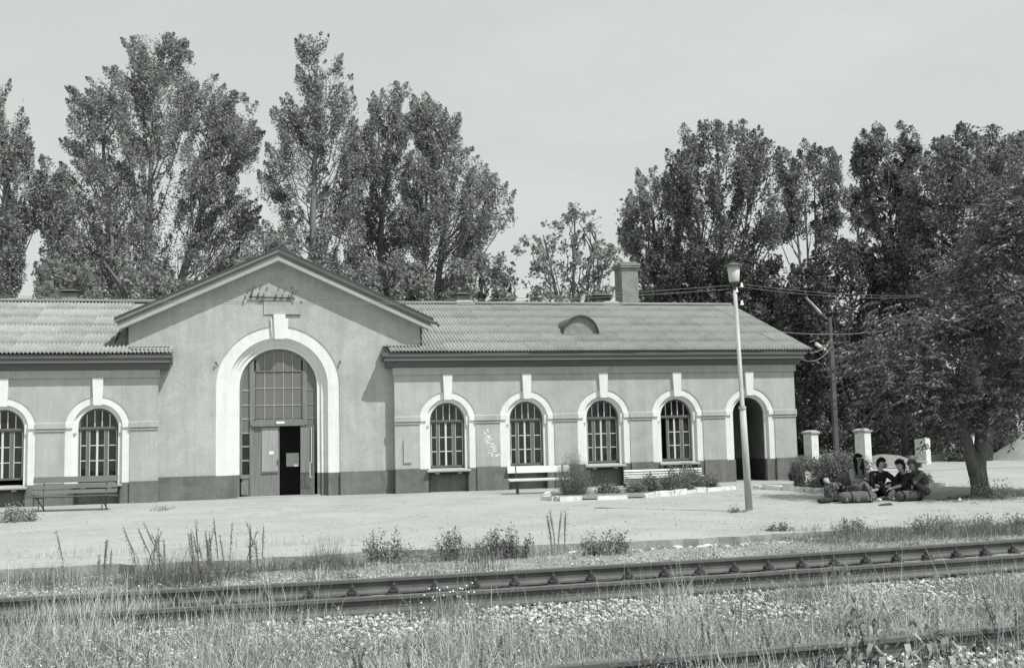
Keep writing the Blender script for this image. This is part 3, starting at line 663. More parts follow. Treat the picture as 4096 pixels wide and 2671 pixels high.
# ------------------------------------------------------------------ railway
def track(label, yfun, x0, x1, group_y, zt=0.0, gauge=1.58):
    t = thing('railway_track', label, 'track', (x0, yfun(x0), -.2), 'railway tracks in front of the platform')
    inv = Matrix.Translation(-t.location)
    prof = [(-.044, -.004), (-.036, 0), (.036, 0), (.044, -.004), (.044, -.042), (.010, -.055), (.009, -.145), (.02, -.165), (.07, -.178), (.07, -.20), (-.07, -.20), (-.07, -.178), (-.02, -.165), (-.009, -.145), (-.010, -.055), (-.044, -.042)]
    for g in (0, gauge):
        xs = np.linspace(x0, x1, 60); r_ = MB(); n = len(prof)
        for x in xs: r_.v += [(x, yfun(x)+g+a, zt+b) for a, b in prof]
        for i in range(59):
            for q in range(n): p = (q+1) % n; r_.f.append((i*n+q, i*n+p, (i+1)*n+p, (i+1)*n+q))
        o = r_.build('rail', m_rail, None); o.parent = t; o.matrix_parent_inverse = inv
        tb = MB()
        for i in range(59): tb.quad((xs[i], yfun(xs[i])+g-.033, zt+.002), (xs[i+1], yfun(xs[i+1])+g-.033, zt+.002), (xs[i+1], yfun(xs[i+1])+g+.033, zt+.002), (xs[i], yfun(xs[i])+g+.033, zt+.002))
        o2 = tb.build('rail_top', m_railtop, None); o2.parent = o; o2.matrix_parent_inverse = inv @ Matrix.Identity(4)
        o2.matrix_parent_inverse = Matrix.Translation(-(t.location))
    # sleepers with fastenings
    sm = MB().box(-.125, .125, -.55, gauge+.55, -.36, -.215).build('sleeper', m_sleeper, t); sm.matrix_parent_inverse = inv
    fms = []
    for g in (.095, gauge-.095):
        fm = MB(); fms.append(fm)
        fm.box(-.09, .09, g-.06, g+.06, -.214, -.19); fm.tube([(0, g, -.19), (0, g, -.13)], .030, 6); fm.tube([(0, g, -.13), (0, g, -.112)], [.042, .042], 6); fm.tube([(0, g, -.112), (0, g, -.09)], [.026, .026], 6); fm.tube([(0, g, -.09), (0, g, -.078)], [.034, .028], 6); fm.tube([(0, g, -.078), (0, g, -.045)], [.015, .012], 6); fm.box(-.06, .06, g-.05, g+.045, -.175, -.14)
    fos = [q.build('rail_fastening', m_metal, t) for q in fms]
    for q in fos: q.matrix_parent_inverse = inv
    first = True; x = x0 + .2
    while x < x1:
        if first: a, bs_ = sm, fos; first = False
        else:
            a = sm.copy(); COL.objects.link(a); bs_ = [q.copy() for q in fos]
            for q in bs_: COL.objects.link(q)
        for q in [a] + bs_: q.location = (x, yfun(x), 0)
        x += .553
    return t
yf1 = lambda x: 12.87 + (0.0042*x*x if x > 0 else 0.0)
yf2 = lambda x: 6.97 + 0.0060*max(x, 0)**2
track('far railway track with bolted steel rails just in front of the platform', yf1, -9, 22, 0, 0.0)
track('near overgrown railway track in the lower right corner under weeds', yf2, -1.0, 12, 0, 0.0)

# ballast stones
def stones(name, pts, size, m, label):
    n = len(pts); octv = np.array([(1,0,0),(-1,0,0),(0,1,0),(0,-1,0),(0,0,1),(0,0,-1)], float)
    s = size*rng.uniform(.5, 1.25, (n, 1, 1)); q = rng.normal(size=(n, 3, 3)); Q, _ = np.linalg.qr(q)
    v = (octv[None]*rng.uniform(.6, 1.1, (n, 6, 1))*s*np.array([1, 1, .75])) @ Q
    v = v*np.array([1, 1, .8]) + pts[:, None, :]
    F = np.array([(0,2,4),(2,1,4),(1,3,4),(3,0,4),(2,0,5),(1,2,5),(3,1,5),(0,3,5)])
    me = bpy.data.meshes.new(name); me.vertices.add(n*6); me.vertices.foreach_set('co', v.astype(np.float32).reshape(-1))
    idx = (F[None] + (np.arange(n)*6)[:, None, None]).reshape(-1).astype(np.int32)
    me.loops.add(len(idx)); me.loops.foreach_set('vertex_index', idx); me.polygons.add(n*8); me.polygons.foreach_set('loop_start', np.arange(0, n*24, 3, dtype=np.int32)); me.update(calc_edges=True)
    o = link(name, me, m); tag(o, label, 'stones', None, 'stuff'); return o
def inview(X, Y):   # roughly the wedge the photograph covers, with margin
    return (X > -0.36*Y - 1.2) & (X < 0.80*Y + 1.5)
def scatter(n, x0, x1, y0, y1, keep=None):
    X = rng.uniform(x0, x1, n*3); Y = rng.uniform(y0, y1, n*3); k = inview(X, Y)
    if keep is not None: k &= keep(X, Y)
    X, Y = X[k][:n], Y[k][:n]; return X, Y
def patch(X, Y, s, seed): return wob(X, Y, s, seed)
X, Y = scatter(15000, -6, 14, 10.6, 12.72, lambda X, Y: rng.random(X.shape) < np.clip((Y-10.2)/1.5, .15, 1)*np.where(X < -1, .35, 1.0))
stones('track_ballast', np.stack([X, Y, -.225+rng.uniform(-.02, .05, len(X))], 1), .04, m_stone, 'pale crushed ballast stones spilling below the near rail')
X, Y = scatter(3500, -7, 17, 14.75, 15.6, lambda X, Y: Y > 14.62+.0042*np.maximum(X, 0)**2); stones('track_ballast', np.stack([X, Y, -.205+rng.uniform(-.02, .02, len(X))], 1), .032, m_stone, 'pale gravel lying between and behind the rails')
X, Y = scatter(9000, -7, 19, 15.2, 17.4, lambda X, Y: rng.random(X.shape) < .5 + .5*patch(X, Y, 1.5, 9)); stones('track_gravel', np.stack([X, Y, -.13+rng.uniform(-.03, .03, len(X))], 1), .022, m_stone, 'fine gravel and grit along the foot of the platform edge')
X, Y = scatter(3500, 2.5, 11, 6.9, 9.0); stones('track_ballast', np.stack([X, Y, -.20+rng.uniform(-.02, .05, len(X))], 1), .045, m_stone, 'white ballast stones around the near track rail')
X, Y = scatter(1500, -8, 20, 17.8, 31, lambda X, Y: rng.random(X.shape) < np.exp(-(Y-17.8)/4)+.08); stones('loose_pebbles', np.stack([X, Y, np.full(len(X), .006)], 1), .018, m_stone, 'loose pebbles and crumbs scattered over the platform surface')
rb = random.Random(4)
rubb = MB()
for i in range(190):
    x = rb.choice([rb.uniform(1.2, 7.5), rb.uniform(5, 14), rb.uniform(7, 18)]); y = 17.36 + rb.uniform(-.30, .16); s = rb.uniform(.02, .085)
    rubb.hull8([(x-s, y-s*.7, -.15), (x+s, y-s*.6, -.15), (x+s*.8, y+s*.6, -.15), (x-s*.9, y+s*.5, -.15)], [(x-s*.7, y-s*.5, -.15+s*.5), (x+s*.9, y-s*.5, -.14+s*.6), (x+s*.6, y+s*.5, -.14+s*.6), (x-s*.8, y+s*.4, -.15+s*.5)])
tag(rubb.build('broken_rubble', m_stone), 'broken lumps of concrete along the crumbling platform edge', 'rubble', None, 'stuff')

def leaf_quads(C, size, asp, dirb=None, droop=0.0, jitter=1.0):
    n = len(C); d = rng.normal(size=(n, 3))*jitter
    if dirb is not None: d += dirb
    d[:, 2] -= droop; d /= np.linalg.norm(d, axis=1, keepdims=True)+1e-9
    u = rng.normal(size=(n, 3)); u -= d*(u*d).sum(1, keepdims=True); u /= np.linalg.norm(u, axis=1, keepdims=True)+1e-9
    s = size*rng.uniform(.6, 1.25, (n, 1)); a = d*s*.5; b = u*s*.5*asp
    return np.stack([C-a, C+b-a*.1, C+a, C-b-a*.1], 1)
def leaf_tris(C, size, asp, dirb=None, droop=0.0):
    Q = leaf_quads(C, size*1.18, asp*1.1, dirb, droop); return np.stack([Q[:, 1], Q[:, 2], Q[:, 3]*.5+Q[:, 0]*.5], 1)
# ------------------------------------------------------------------ grass
def blades(name, X, Y, z0, hmin, hmax, w, m, label, lean=.35, seg=3, bend=.5):
    n = len(X); h = rng.uniform(hmin, hmax, n)*rng.uniform(.6, 1.1, n)*np.clip(.85+.75*wob(X, Y, 2.3, 41), .35, 1.5); a = rng.uniform(0, 2*np.pi, n); ln = rng.uniform(.02, lean, n)
    dx, dy = np.cos(a)*ln, np.sin(a)*ln; b = rng.uniform(0, 2*np.pi, n); sx, sy = np.cos(b)*w*.5, np.sin(b)*w*.5
    L_, R2 = [], []
    for i in range(seg+1):
        t = i/seg; z = z0 + h*t*(1-.25*bend*t*ln/lean); ox = dx*h*(t**1.8); oy = dy*h*(t**1.8); ww = (1-t*.85)
        L_.append(np.stack([X+ox-sx*ww, Y+oy-sy*ww, z], 1)); R2.append(np.stack([X+ox+sx*ww, Y+oy+sy*ww, z], 1))
    V = np.stack(sum([[l, r] for l, r in zip(L_, R2)], []), 1)      # n, 2(seg+1), 3
    k = 2*(seg+1)
    F = np.array([(2*i, 2*i+1, 2*i+3, 2*i+2) for i in range(seg)])
    idx = (F[None] + (np.arange(n)*k)[:, None, None]).reshape(-1).astype(np.int32)
    me = bpy.data.meshes.new(name); me.vertices.add(n*k); me.vertices.foreach_set('co', V.astype(np.float32).reshape(-1))
    me.loops.add(len(idx)); me.loops.foreach_set('vertex_index', idx); me.polygons.add(n*seg); me.polygons.foreach_set('loop_start', np.arange(0, n*seg*4, 4, dtype=np.int32)); me.update(calc_edges=True)
    o = link(name, me, m); tag(o, label, 'grass', None, 'stuff'); return o
def dens(f): return lambda X, Y: rng.random(X.shape) < f(X, Y)
fg = lambda X, Y: np.clip(np.where(Y < 10.5, .95, .95-(Y-10.5)*.60) + .95*patch(X, Y, 1.7, 21) + np.where(X < -.3, .5, 0) + np.where(X < -1.2, .4, 0) - np.where((X > 5.6) & (Y < 9.6), .25, 0) - np.where((X > 2.5) & (Y > 7.5) & (Y < 8.75), .55, 0), 0.05, 1)
X, Y = scatter(46000, -6, 12, 6.8, 12.6, dens(fg)); blades('dry_grass', X, Y, -.24, .10, .36, .0075, m_grass, 'pale dry grass growing over the ballast in front of the rails', lean=1.1, seg=2)
X, Y = scatter(30000, -6, 12, 6.8, 12.6, dens(fg)); blades('green_grass', X, Y, -.24, .08, .30, .009, m_grass2, 'darker green grass mixed into the dry foreground grass', lean=1.2, seg=2)
X, Y = scatter(2300, -6, 12, 7.2, 12.4, dens(lambda X, Y: .5+.5*patch(X, Y, 1.0, 5))); blades('tall_grass_stalks', X, Y, -.24, .40, .72, .0065, m_grass, 'thin tall seed stalks of grass standing above the rest', lean=.45)
X, Y = scatter(5200, -6.5, 0.8, 11.6, 14.0, dens(lambda X, Y: np.clip(.95-(X+1.4)*.45, .03, 1))); blades('tall_grass_stalks', X, Y, -.22, .2, .55, .007, m_grass, 'tall pale grass growing through the rails at the left', lean=.5)
def lowleaf(name, n, x0, x1, y0, y1, z0, z1, size, m, label, keep):
    X, Y = scatter(n, x0, x1, y0, y1, keep); C = np.stack([X, Y, z0 + (z1-z0)*rng.random(len(X))**1.7], 1)
    tag(np_mesh(name, leaf_quads(C, size, .45, np.array([[0, 0, .5]]))[:, [0, 1, 2]], 3, m), label, 'ground cover', None, 'stuff')
lowleaf('low_weeds', 45000, -6, 12, 6.9, 12.5, -.23, .02, .045, m_weed, 'small-leaved weeds filling the foreground between the grass blades', dens(fg))
lowleaf('low_weeds', 16000, -6, 12, 6.9, 12.5, -.23, .10, .035, m_grass, 'dry seed heads and husks scattered through the foreground grass', dens(fg))
lowleaf('edge_weeds', 26000, -7, 20, 15.3, 17.7, -.16, .06, .045, m_weed, 'small-leaved weeds matting the foot of the platform edge', dens(lambda X, Y: np.clip(.1 + 1.1*patch(X, Y, 1.0, 14) - abs(Y-16.9)*.3 + np.where(X > 9, .25, 0), 0.0, 1)))
for cx_, cy_, lb in ((2.0, 12.2, 'wiry weed tuft in front of the rail by the daisies'), (6.3, 12.0, 'wiry weed tuft in front of the rail below the lamp'), (-.6, 11.9, 'bushy weed tuft on the ballast at the left'), (8.6, 11.8, 'bushy weed tuft on the ballast at the right')):
    a_ = rng.normal(size=(420, 2))*np.array([.28, .12]); blades('weed_tuft', cx_+a_[:, 0], cy_+a_[:, 1], -.22, .15, .45, .006, m_grass2, lb, lean=.8)
be = lambda X, Y: np.clip(.35 + .9*patch(X, Y, 1.1, 14) - abs(Y-16.9)*.25, 0.0, 1)
X, Y = scatter(15000, -7, 19, 15.4, 17.6, dens(be)); blades('edge_grass', X, Y, -.16, .06, .22, .010, m_grass2, 'short scrubby grass along the foot of the platform edge')
X, Y = scatter(8000, -7, 19, 15.2, 17.6, dens(be)); blades('edge_grass', X, Y, -.16, .06, .26, .009, m_grass, 'dry straw coloured grass along the platform edge')
X, Y = scatter(9000, 9, 19, 16.3, 17.9, dens(lambda X, Y: np.clip(.2+(X-9)*.1, 0, 1))); blades('edge_grass', X, Y, -.1, .08, .28, .011, m_grass2, 'thick green scrub along the platform edge at the right')
X, Y = scatter(900, -4, 1.5, 18.6, 20.2, dens(lambda X, Y: np.clip(.6-abs(Y-19.3), 0, 1))); blades('edge_grass', X, Y, 0, .05, .3, .006, m_grass, 'wispy dry grass rooted in the platform surface at the left')

# ------------------------------------------------------------------ leaf clouds

def env_at(env, z):
    zs = np.array([e[0] for e in env])[::-1]; l = np.array([e[1] for e in env])[::-1]; r = np.array([e[2] for e in env])[::-1]
    return np.interp(z, zs, l), np.interp(z, zs, r)
def tree(name, label, tx, ty, env, nplume, nleaf, leaf, asp, mleaf, mbark, group=None, plen=(.9, 1.9), prad=(.24, .46), upw=1.0, droop=0.0,
         trunk_r=.22, depth=.75, seed=1, forks=1, voids=(), zground=0.0, spread=.45, gaps=.16, gapf=2.4, tilt=0.0, limbs=True, zfork=.35, top_bias=0.0, core=0.0):
    r = np.random.default_rng(seed); rp = random.Random(seed)
    T = thing(name, label, 'tree', (tx, ty, zground), group)
    ztop, zbot = env[0][0], env[-1][0]; inv = Matrix.Translation(-T.location)
    tips = []
    zc = np.linspace(zbot, ztop, 60); wl, wr = env_at(env, zc); wd = np.maximum(wr-wl, .2); pz = wd/wd.sum()
    maxw = wd.max()
    while len(tips) < nplume:
        z = r.choice(zc, p=pz) + r.uniform(-.15, .15); l, q = env_at(env, z); l = float(l); q = float(q); cx = (l+q)/2; hw = (q-l)/2
        u = r.uniform(-1, 1); u = math.copysign(abs(u)**.8, u)
        x = cx + hw*u*.97; dh = hw*depth*math.sqrt(max(1-u*u, 0.05)) ; y = ty + r.uniform(-1, 1)*min(dh, maxw*.42)
        if any((x-a)**2/(c*c) + (z-b)**2/(e*e) < 1 for a, b, c, e in voids): continue
        tips.append((x, y, z, cx, hw, u))
    trunk = MB()
    cxm = sum(env_at(env, ztop))*.5
    zf = zbot + (ztop-zbot)*zfork
    axes = []
    for k in range(forks):
        off = 0 if forks == 1 else (k-(forks-1)/2)
        xm = tx + off*.5
        zt = zbot + (ztop-zbot)*(.93 if off == 0 else .75)
        l, q = env_at(env, zt); xe = float(l + (q-l)*(.5 if forks == 1 else (k+.5)/forks))
        l2, q2 = env_at(env, zf); xf = float(l2+(q2-l2)*(.5 if forks == 1 else (k+.7)/(forks+.4)))
        xf = tx + (xf-tx)*.55
        pts = [Vector((tx, ty, zground-.1)), Vector((tx+(xf-tx)*.3, ty+off*.1, zground + (zf-zground)*.45)), Vector((xf, ty+off*.3, zf)), Vector(((xf+xe)/2+rp.uniform(-.15, .15), ty+off*.35, (zf+zt)/2)), Vector((xe, ty+off*.3, zt))]
        rad = [trunk_r*1.25, trunk_r, trunk_r*.75, trunk_r*.4, .03]
        trunk.tube(pts, rad, 8); axes.append(pts)
    def axpt(ax, z):
        for a, b in zip(ax[:-1], ax[1:]):
            if a.z <= z <= b.z: return a.lerp(b, (z-a.z)/max(b.z-a.z, 1e-6))
        return ax[-1].copy() if z > ax[-1].z else ax[1].copy()
    Cs = []; Ds = []; lim = MB()
    for i, (x, y, z, cx, hw, u) in enumerate(tips):
        L = rp.uniform(*plen); rad = rp.uniform(*prad)
        out = Vector((u*spread + rp.uniform(-.22, .22), rp.uniform(-.2, .2), upw)).normalized()
        tip = Vector((x, y, z)) + out*L*.38; base = tip - out*L
        if tip.z > ztop + .25: base.z -= tip.z-ztop-.25; tip.z = ztop + .25
        m_ = int(nleaf*rp.uniform(.6, 1.3)*(L/plen[1]))
        t = r.random(m_)**.85; pr = rad*np.clip(np.sin(np.pi*np.clip(t*.86+.14, 0, 1))**.7, .12, 1)
        th = r.uniform(0, 2*np.pi, m_); rr_ = pr*np.sqrt(r.random(m_))*1.05
        o = np.array(out); a = np.array(out.orthogonal().normalized()); b = np.cross(o, a)
        lobes = 1 + .35*np.sin(3*th + t*9 + i)
        c = np.array(base)[None] + o[None]*(t*L)[:, None] + (a[None]*np.cos(th)[:, None] + b[None]*np.sin(th)[:, None])*(rr_*lobes)[:, None]
        Cs.append(c); Ds.append(np.repeat(np.array([[out.x*.5, out.y*.5, .25]]), m_, 0))
        if limbs and (i % 5) < 2:
            ax = min(axes, key=lambda A_: abs(axpt(A_, z).x-x))
            za = max(base.z - (abs(axpt(ax, z).x-x)+abs(y-ty))*.9 - .4, ax[1].z); s_ = axpt(ax, za)
            mid = s_.lerp(base, .5) + Vector((rp.uniform(-.3, .3), rp.uniform(-.2, .2), -(base-s_).length*.14))
            lim.tube([s_, mid, base, base.lerp(tip, .75)], [.05, .035, .022, .006], 4, cap=False)
    if core:
        m_ = int(core); z = r.choice(zc, m_, p=pz); l, q = env_at(env, z); uu = r.uniform(-.8, .8, m_); cx = (l+q)/2; hw = (q-l)/2
        c = np.stack([cx+hw*uu, ty + r.uniform(-.6, .6, m_)*hw*depth, z], 1); Cs.append(c); Ds.append(np.zeros((m_, 3)))
    C = np.concatenate(Cs); D = np.concatenate(Ds)
    k_ = C[:, 2] > zground + .05
    nz = np.zeros(len(C))
    for _ in range(6):
        w_ = r.normal(size=3)*gapf; nz += np.sin(C @ w_ + r.uniform(0, 6.28))
    k_ &= nz > np.quantile(nz, gaps)
    C = C[k_]; D = D[k_]
    o = trunk.build('trunk', mbark, None, True); o.parent = T; o.matrix_parent_inverse = inv
    if limbs and lim.v: o = lim.build('limbs', mbark, None); o.parent = T; o.matrix_parent_inverse = inv
    o = np_mesh('crown', leaf_tris(C, leaf, asp, D, droop), 3, mleaf); o.parent = T; o.matrix_parent_inverse = inv
    return T

E_ = {
  'T1':[(17.77, -11.48, -11.02), (16.7, -11.84, -10.43), (15.13, -12.16, -10.19), (13.78, -12.3, -9.76), (12.24, -12.44, -9.55), (10.69, -12.58, -9.97), (9.17, -12.2, -10.38), (8.22, -12.18, -10.45)],
  'T2':[(21.77, -6.19, -4.36), (21.18, -6.69, -3.53), (20.4, -7.48, -3.11), (19.33, -7.77, -1.86), (18.77, -9.04, -1.02), (18.24, -9.13, -0.38), (16.5, -9.3, 0.08), (15.19, -9.48, -0.17), (14.1, -9.75, -0.39), (12.81, -10.02, -0.18), (11.53, -10.19, -0.39), (9.82, -10.36, -1.01), (7.5, -10.53, -2.24)],
  'T2b':[(14.32, -9.67, -9.28), (13.45, -9.93, -8.68), (11.9, -9.72, -8.11), (9.97, -9.6, -7.82), (7.5, -9.83, -7.43)],
  'T3':[(21.52, 2.01, 2.92), (21.04, 1.8, 3.21), (20.4, 1.69, 3.8), (19.53, 1.65, 4.04), (18.65, 1.48, 4.17), (17.76, 0.65, 4.5), (16.89, 0.49, 4.6), (15.81, 0.34, 4.7), (14.73, 0.14, 4.9), (13.66, -0.03, 5.0), (12.16, -0.3, 5.0), (10.46, -0.5, 4.8), (7.8, 0.0, 4.8)],
  'T4':[(19.94, 5.93, 7.05), (19.25, 5.52, 7.45), (18.1, 5.24, 7.59), (16.95, 4.8, 7.5), (15.36, 4.4, 7.9), (13.77, 4.3, 8.0), (11.97, 4.3, 7.6), (9.96, 4.2, 7.4), (7.8, 4.3, 7.3)],
  'T5':[(18.7, 7.3, 8.37), (17.95, 7.22, 8.8), (17.09, 7.23, 9.43), (16.23, 7.37, 10.07), (15.15, 7.0, 10.55), (14.08, 6.6, 11.5), (13.22, 6.5, 12.25), (12.57, 6.5, 12.45), (11.7, 6.6, 11.2), (10.4, 6.7, 10.2), (7.8, 6.8, 9.6)],
  'T6':[(9.93, 9.38, 10.18), (9.37, 8.58, 11.18), (8.58, 8.17, 11.37), (6.5, 7.95, 11.14)],
  'T7':[(11.9, 13.3, 14.8), (11.06, 12.2, 15.5), (10.26, 11.2, 15.9), (9.46, 10.9, 16.0), (8.68, 11.3, 15.9), (6.9, 11.6, 15.7)],
  'T8':[(16.31, 20.24, 21.64), (15.39, 19.95, 22.38), (14.16, 19.28, 22.85), (12.95, 19.12, 23.06), (11.74, 19.45, 22.75), (10.3, 20.16, 23.21), (7.5, 20.36, 23.15)],
  'T9':[(18.16, 24.13, 24.89), (17.71, 21.51, 25.76), (17.03, 21.44, 27.0), (15.95, 20.84, 27.07), (14.78, 20.79, 27.02), (13.14, 21.09, 27.37), (11.98, 21.54, 27.26), (10.81, 21.98, 26.19), (8.0, 21.89, 25.58)],
  'T10':[(18.29, 31.72, 32.47), (17.61, 29.21, 32.66), (16.46, 28.88, 32.87), (15.19, 29.09, 32.94), (13.93, 29.44, 32.87), (12.9, 28.55, 32.6)],
  'T11':[(16.1, 34.43, 35.0), (15.27, 33.95, 35.53), (14.22, 33.75, 35.61), (13.05, 33.97, 35.11)],
  'T12':[(17.96, 32.61, 33.39), (17.43, 31.23, 34.55), (16.49, 31.1, 34.75), (15.3, 30.9, 34.81), (14.13, 31.35, 34.47), (12.49, 31.77, 34.1), (10.62, 31.91, 33.98)],
  'T13':[(16.09, 33.13, 33.85), (15.74, 31.69, 36.01), (14.93, 30.7, 36.93), (13.45, 30.14, 38.05), (11.34, 29.78, 38.37), (9.24, 29.42, 38.45), (6.0, 29.07, 38.28)],
  'M1':[(10.73, 26.84, 28.7), (10.1, 25.89, 30.08), (9.04, 24.7, 30.97), (7.36, 23.94, 31.1), (5.69, 24.09, 30.99), (3.61, 24.88, 30.15), (0.6, 25.0, 29.56)],
  'M2':[(10.39, 24.45, 25.91), (9.6, 23.46, 27.09), (8.26, 23.16, 27.27), (6.47, 23.32, 27.42), (1.5, 24.68, 27.34)],
  'M3':[(11.01, 19.57, 24.45), (9.86, 19.3, 25.9), (6.5, 19.23, 26.81)],
  'M4':[(10.02, 34.47, 37.46), (8.58, 33.58, 42.97), (4.95, 33.1, 44.11), (1.35, 32.63, 43.82), (0.2, 32.57, 43.74)],
  'M5':[(7.92, 32.35, 38.34), (5.47, 31.93, 41.27), (2.77, 31.8, 42.02), (0.2, 31.68, 41.86)],
  'M6':[(9.83, -8.36, -5.34), (9.08, -9.22, -3.33), (6.6, -9.55, -0.92)],
  'M7':[(10.94, -0.53, 0.59), (10.17, -0.9, 1.34), (9.01, -1.27, 2.09), (6.8, -1.63, 2.85)],
  'M8':[(10.03, 4.49, 6.9), (9.02, 3.7, 7.7), (6.8, 3.49, 7.88)],
  'F':[(8.3, 20.2, 21.9), (7.0, 18.7, 21.9), (5.9, 17.6, 21.9), (4.98, 16.5, 21.6), (4.3, 15.4, 21.8), (3.52, 14.6, 22.0), (2.97, 14.9, 21.8), (2.42, 15.7, 21.4), (1.95, 16.9, 20.7)],
}
GP = 'tall poplars behind the station roof'; GB = 'leafy trees beyond the right end of the station'
PL = dict(mleaf=m_leafp, mbark=m_barkp)
tree('poplar_tree', 'tall narrow poplar cut off by the left edge of the photo', -10.94, 50, E_['T1'], 108, 453, 0.135, .65, group=GP, seed=2, plen=(1.2, 2.0), prad=(.25, .42), depth=.9, **PL)
tree('poplar_tree', 'widest and tallest many-stemmed poplar, left of the gable peak', -4.9, 54, E_['T2'], 520, 453, 0.135, .65, group=GP, seed=33, forks=3, trunk_r=.3, depth=.6, zfork=.1, core=9000, spread=1.0,
     voids=[(-5.2, 15.9, .28, .35), (-4.7, 13.0, .22, .8), (-4.3, 11.1, .2, .9), (-3.4, 12.4, .4, .3), (-3.6, 10.6, .35, .6), (-7.6, 11.0, .35, .35), (-2.0, 11.2, .5, .35), (-1.6, 13.0, .3, .4), (-8.6, 12.2, .3, .4), (-2.9, 17.3, .2, .7), (-4.6, 17.6, .15, .4), (-6.6, 13.2, .2, .4)], **PL)
tree('poplar_tree', 'slim low poplar filling the gap at the far left behind the ridge', -8.86, 50, E_['T2b'], 79, 413, 0.135, .65, group=GP, seed=4, depth=.8, voids=[(-9.2, 11.9, .2, .4), (-9.3, 10.0, .25, .8)], **PL)
tree('poplar_tree', 'column-shaped poplar with a bare lit trunk, right behind the gable peak', 2.47, 52, E_['T3'], 253, 413, 0.135, .65, group=GP, seed=5, trunk_r=.2, depth=.7, spread=.65, voids=[(2.2, 13.6, .13, 1.5), (2.15, 10.5, .13, .9), (1.2, 14.6, .3, .35), (3.3, 11.2, .25, .4)], **PL)
tree('poplar_tree', 'upright poplar between the column-shaped one and the leaning one', 5.92, 54, E_['T4'], 203, 413, 0.135, .65, group=GP, seed=6, depth=.8, voids=[(5.1, 14.6, .25, .3), (5.5, 11.2, .25, .5), (6.2, 12.9, .2, .5)], **PL)
tree('poplar_tree', 'spreading poplar with long boughs reaching out to the right', 7.68, 51, E_['T5'], 268, 398, 0.135, .65, group=GP, seed=7, forks=2, trunk_r=.24, depth=.65, zfork=.05, spread=.8, voids=[(8.3, 11.1, .3, .7), (9.0, 12.2, .3, .25), (9.6, 10.2, .35, .3), (7.5, 9.0, .12, .7), (7.35, 15.6, .2, .5)], **PL)
tree('broadleaf_tree', 'small bushy tree above the roof ridge by the small white vent', 9.74, 47, E_['T6'], 75, 170, 0.17, .8, m_leafp, m_bark, GP, plen=(.6, 1.1), prad=(.25, .42), upw=.8, seed=8)
tree('broadleaf_tree', 'thin open tree with the sky showing through, left of the chimney', 13.9, 46, E_['T7'], 135, 102, 0.165, .85, m_leafp, m_bark, GP, plen=(.5, 1.0), prad=(.2, .36), upw=.5, seed=9, forks=3, trunk_r=.13, zfork=.05, gaps=.42, gapf=2.8, spread=1.1)
tree('poplar_tree', 'paler rounded tree directly behind the chimney', 21.1, 55, E_['T8'], 120, 350, 0.15, .7, m_leafp, m_barkp, GB, seed=10, plen=(1.0, 1.8))
tree('broadleaf_tree', 'fan-shaped tree above the lamp with limbs spreading upwards', 24.1, 52, E_['T9'], 252, 337, 0.15, .75, m_leafm, m_bark, GB, seed=11, plen=(1.0, 1.9), prad=(.28, .48), forks=3, zfork=.02, trunk_r=.22, voids=[(21.6, 14.5, .3, .4), (24.9, 12.2, .15, .5)])
tree('broadleaf_tree', 'tree with bare pale stems under a high tufted crown', 31.0, 55, E_['T10'], 93, 325, 0.15, .8, m_leafm, m_barkp, GB, seed=12, plen=(1.0, 1.8), prad=(.3, .5), forks=4, zfork=-.9, trunk_r=.13, voids=[(30.6, 15.6, .2, .8), (30.4, 14.0, .35, .5)])
tree('broadleaf_tree', 'small tuft-topped tree between two bigger ones on the right', 34.5, 56, E_['T11'], 31, 275, 0.15, .8, m_leafm, m_barkp, GB, seed=13, plen=(.8, 1.3), prad=(.3, .45), zfork=-.5, trunk_r=.1)
tree('broadleaf_tree', 'tall dark narrow-headed tree with knobbly top, right half', 32.9, 50, E_['T12'], 144, 325, 0.15, .8, m_leafm, m_bark, GB, seed=14, plen=(.9, 1.5), prad=(.3, .5), zfork=-.2, trunk_r=.15)
tree('broadleaf_tree', 'big dense rounded tree at the right edge', 33.2, 44, E_['T13'], 360, 375, 0.15, .8, m_leafm, m_bark, GB, seed=15, plen=(.8, 1.5), prad=(.3, .55), upw=.7, forks=3, trunk_r=.25, core=6000)
DK = dict(mleaf=m_leafd, mbark=m_bark)
tree('broadleaf_tree', 'dark domed tree rising beside the right corner of the roof', 27.5, 46, E_['M1'], 330, 216, 0.19, .7, group=GB, seed=16, plen=(.6, 1.2), prad=(.35, .6), upw=.5, depth=.6, trunk_r=.16, core=9000, **DK)
tree('broadleaf_tree', 'dark leafy tree just behind the lamp head and roof end', 25.4, 50, E_['M2'], 190, 216, 0.19, .7, group=GB, seed=17, plen=(.6, 1.2), prad=(.35, .55), upw=.5, core=5000, **DK)
tree('broadleaf_tree', 'dark foliage between the chimney and the lamp above the ridge', 22.0, 52, E_['M3'], 150, 207, 0.19, .7, group=GB, seed=18, plen=(.6, 1.2), prad=(.35, .6), upw=.6, core=4000, **DK)
tree('broadleaf_tree', 'broad dark tree filling the background at the right edge', 37.6, 54, E_['M4'], 330, 234, 0.21, .7, group=GB, seed=19, plen=(.7, 1.3), prad=(.45, .75), upw=.4, depth=.5, core=12000, **DK)
tree('broadleaf_tree', 'dark wood-edge tree behind the whitewashed pillars', 35.2, 60, E_['M5'], 260, 234, 0.22, .7, group=GB, seed=20, plen=(.7, 1.3), prad=(.45, .75), upw=.4, depth=.5, core=12000, **DK)
tree('broadleaf_tree', 'low dense tree just above the left ridge and vent', -5.6, 48.5, E_['M6'], 130, 220, 0.17, .75, m_leafp, m_bark, GP, seed=22, plen=(.6, 1.1), prad=(.3, .5), upw=.7)
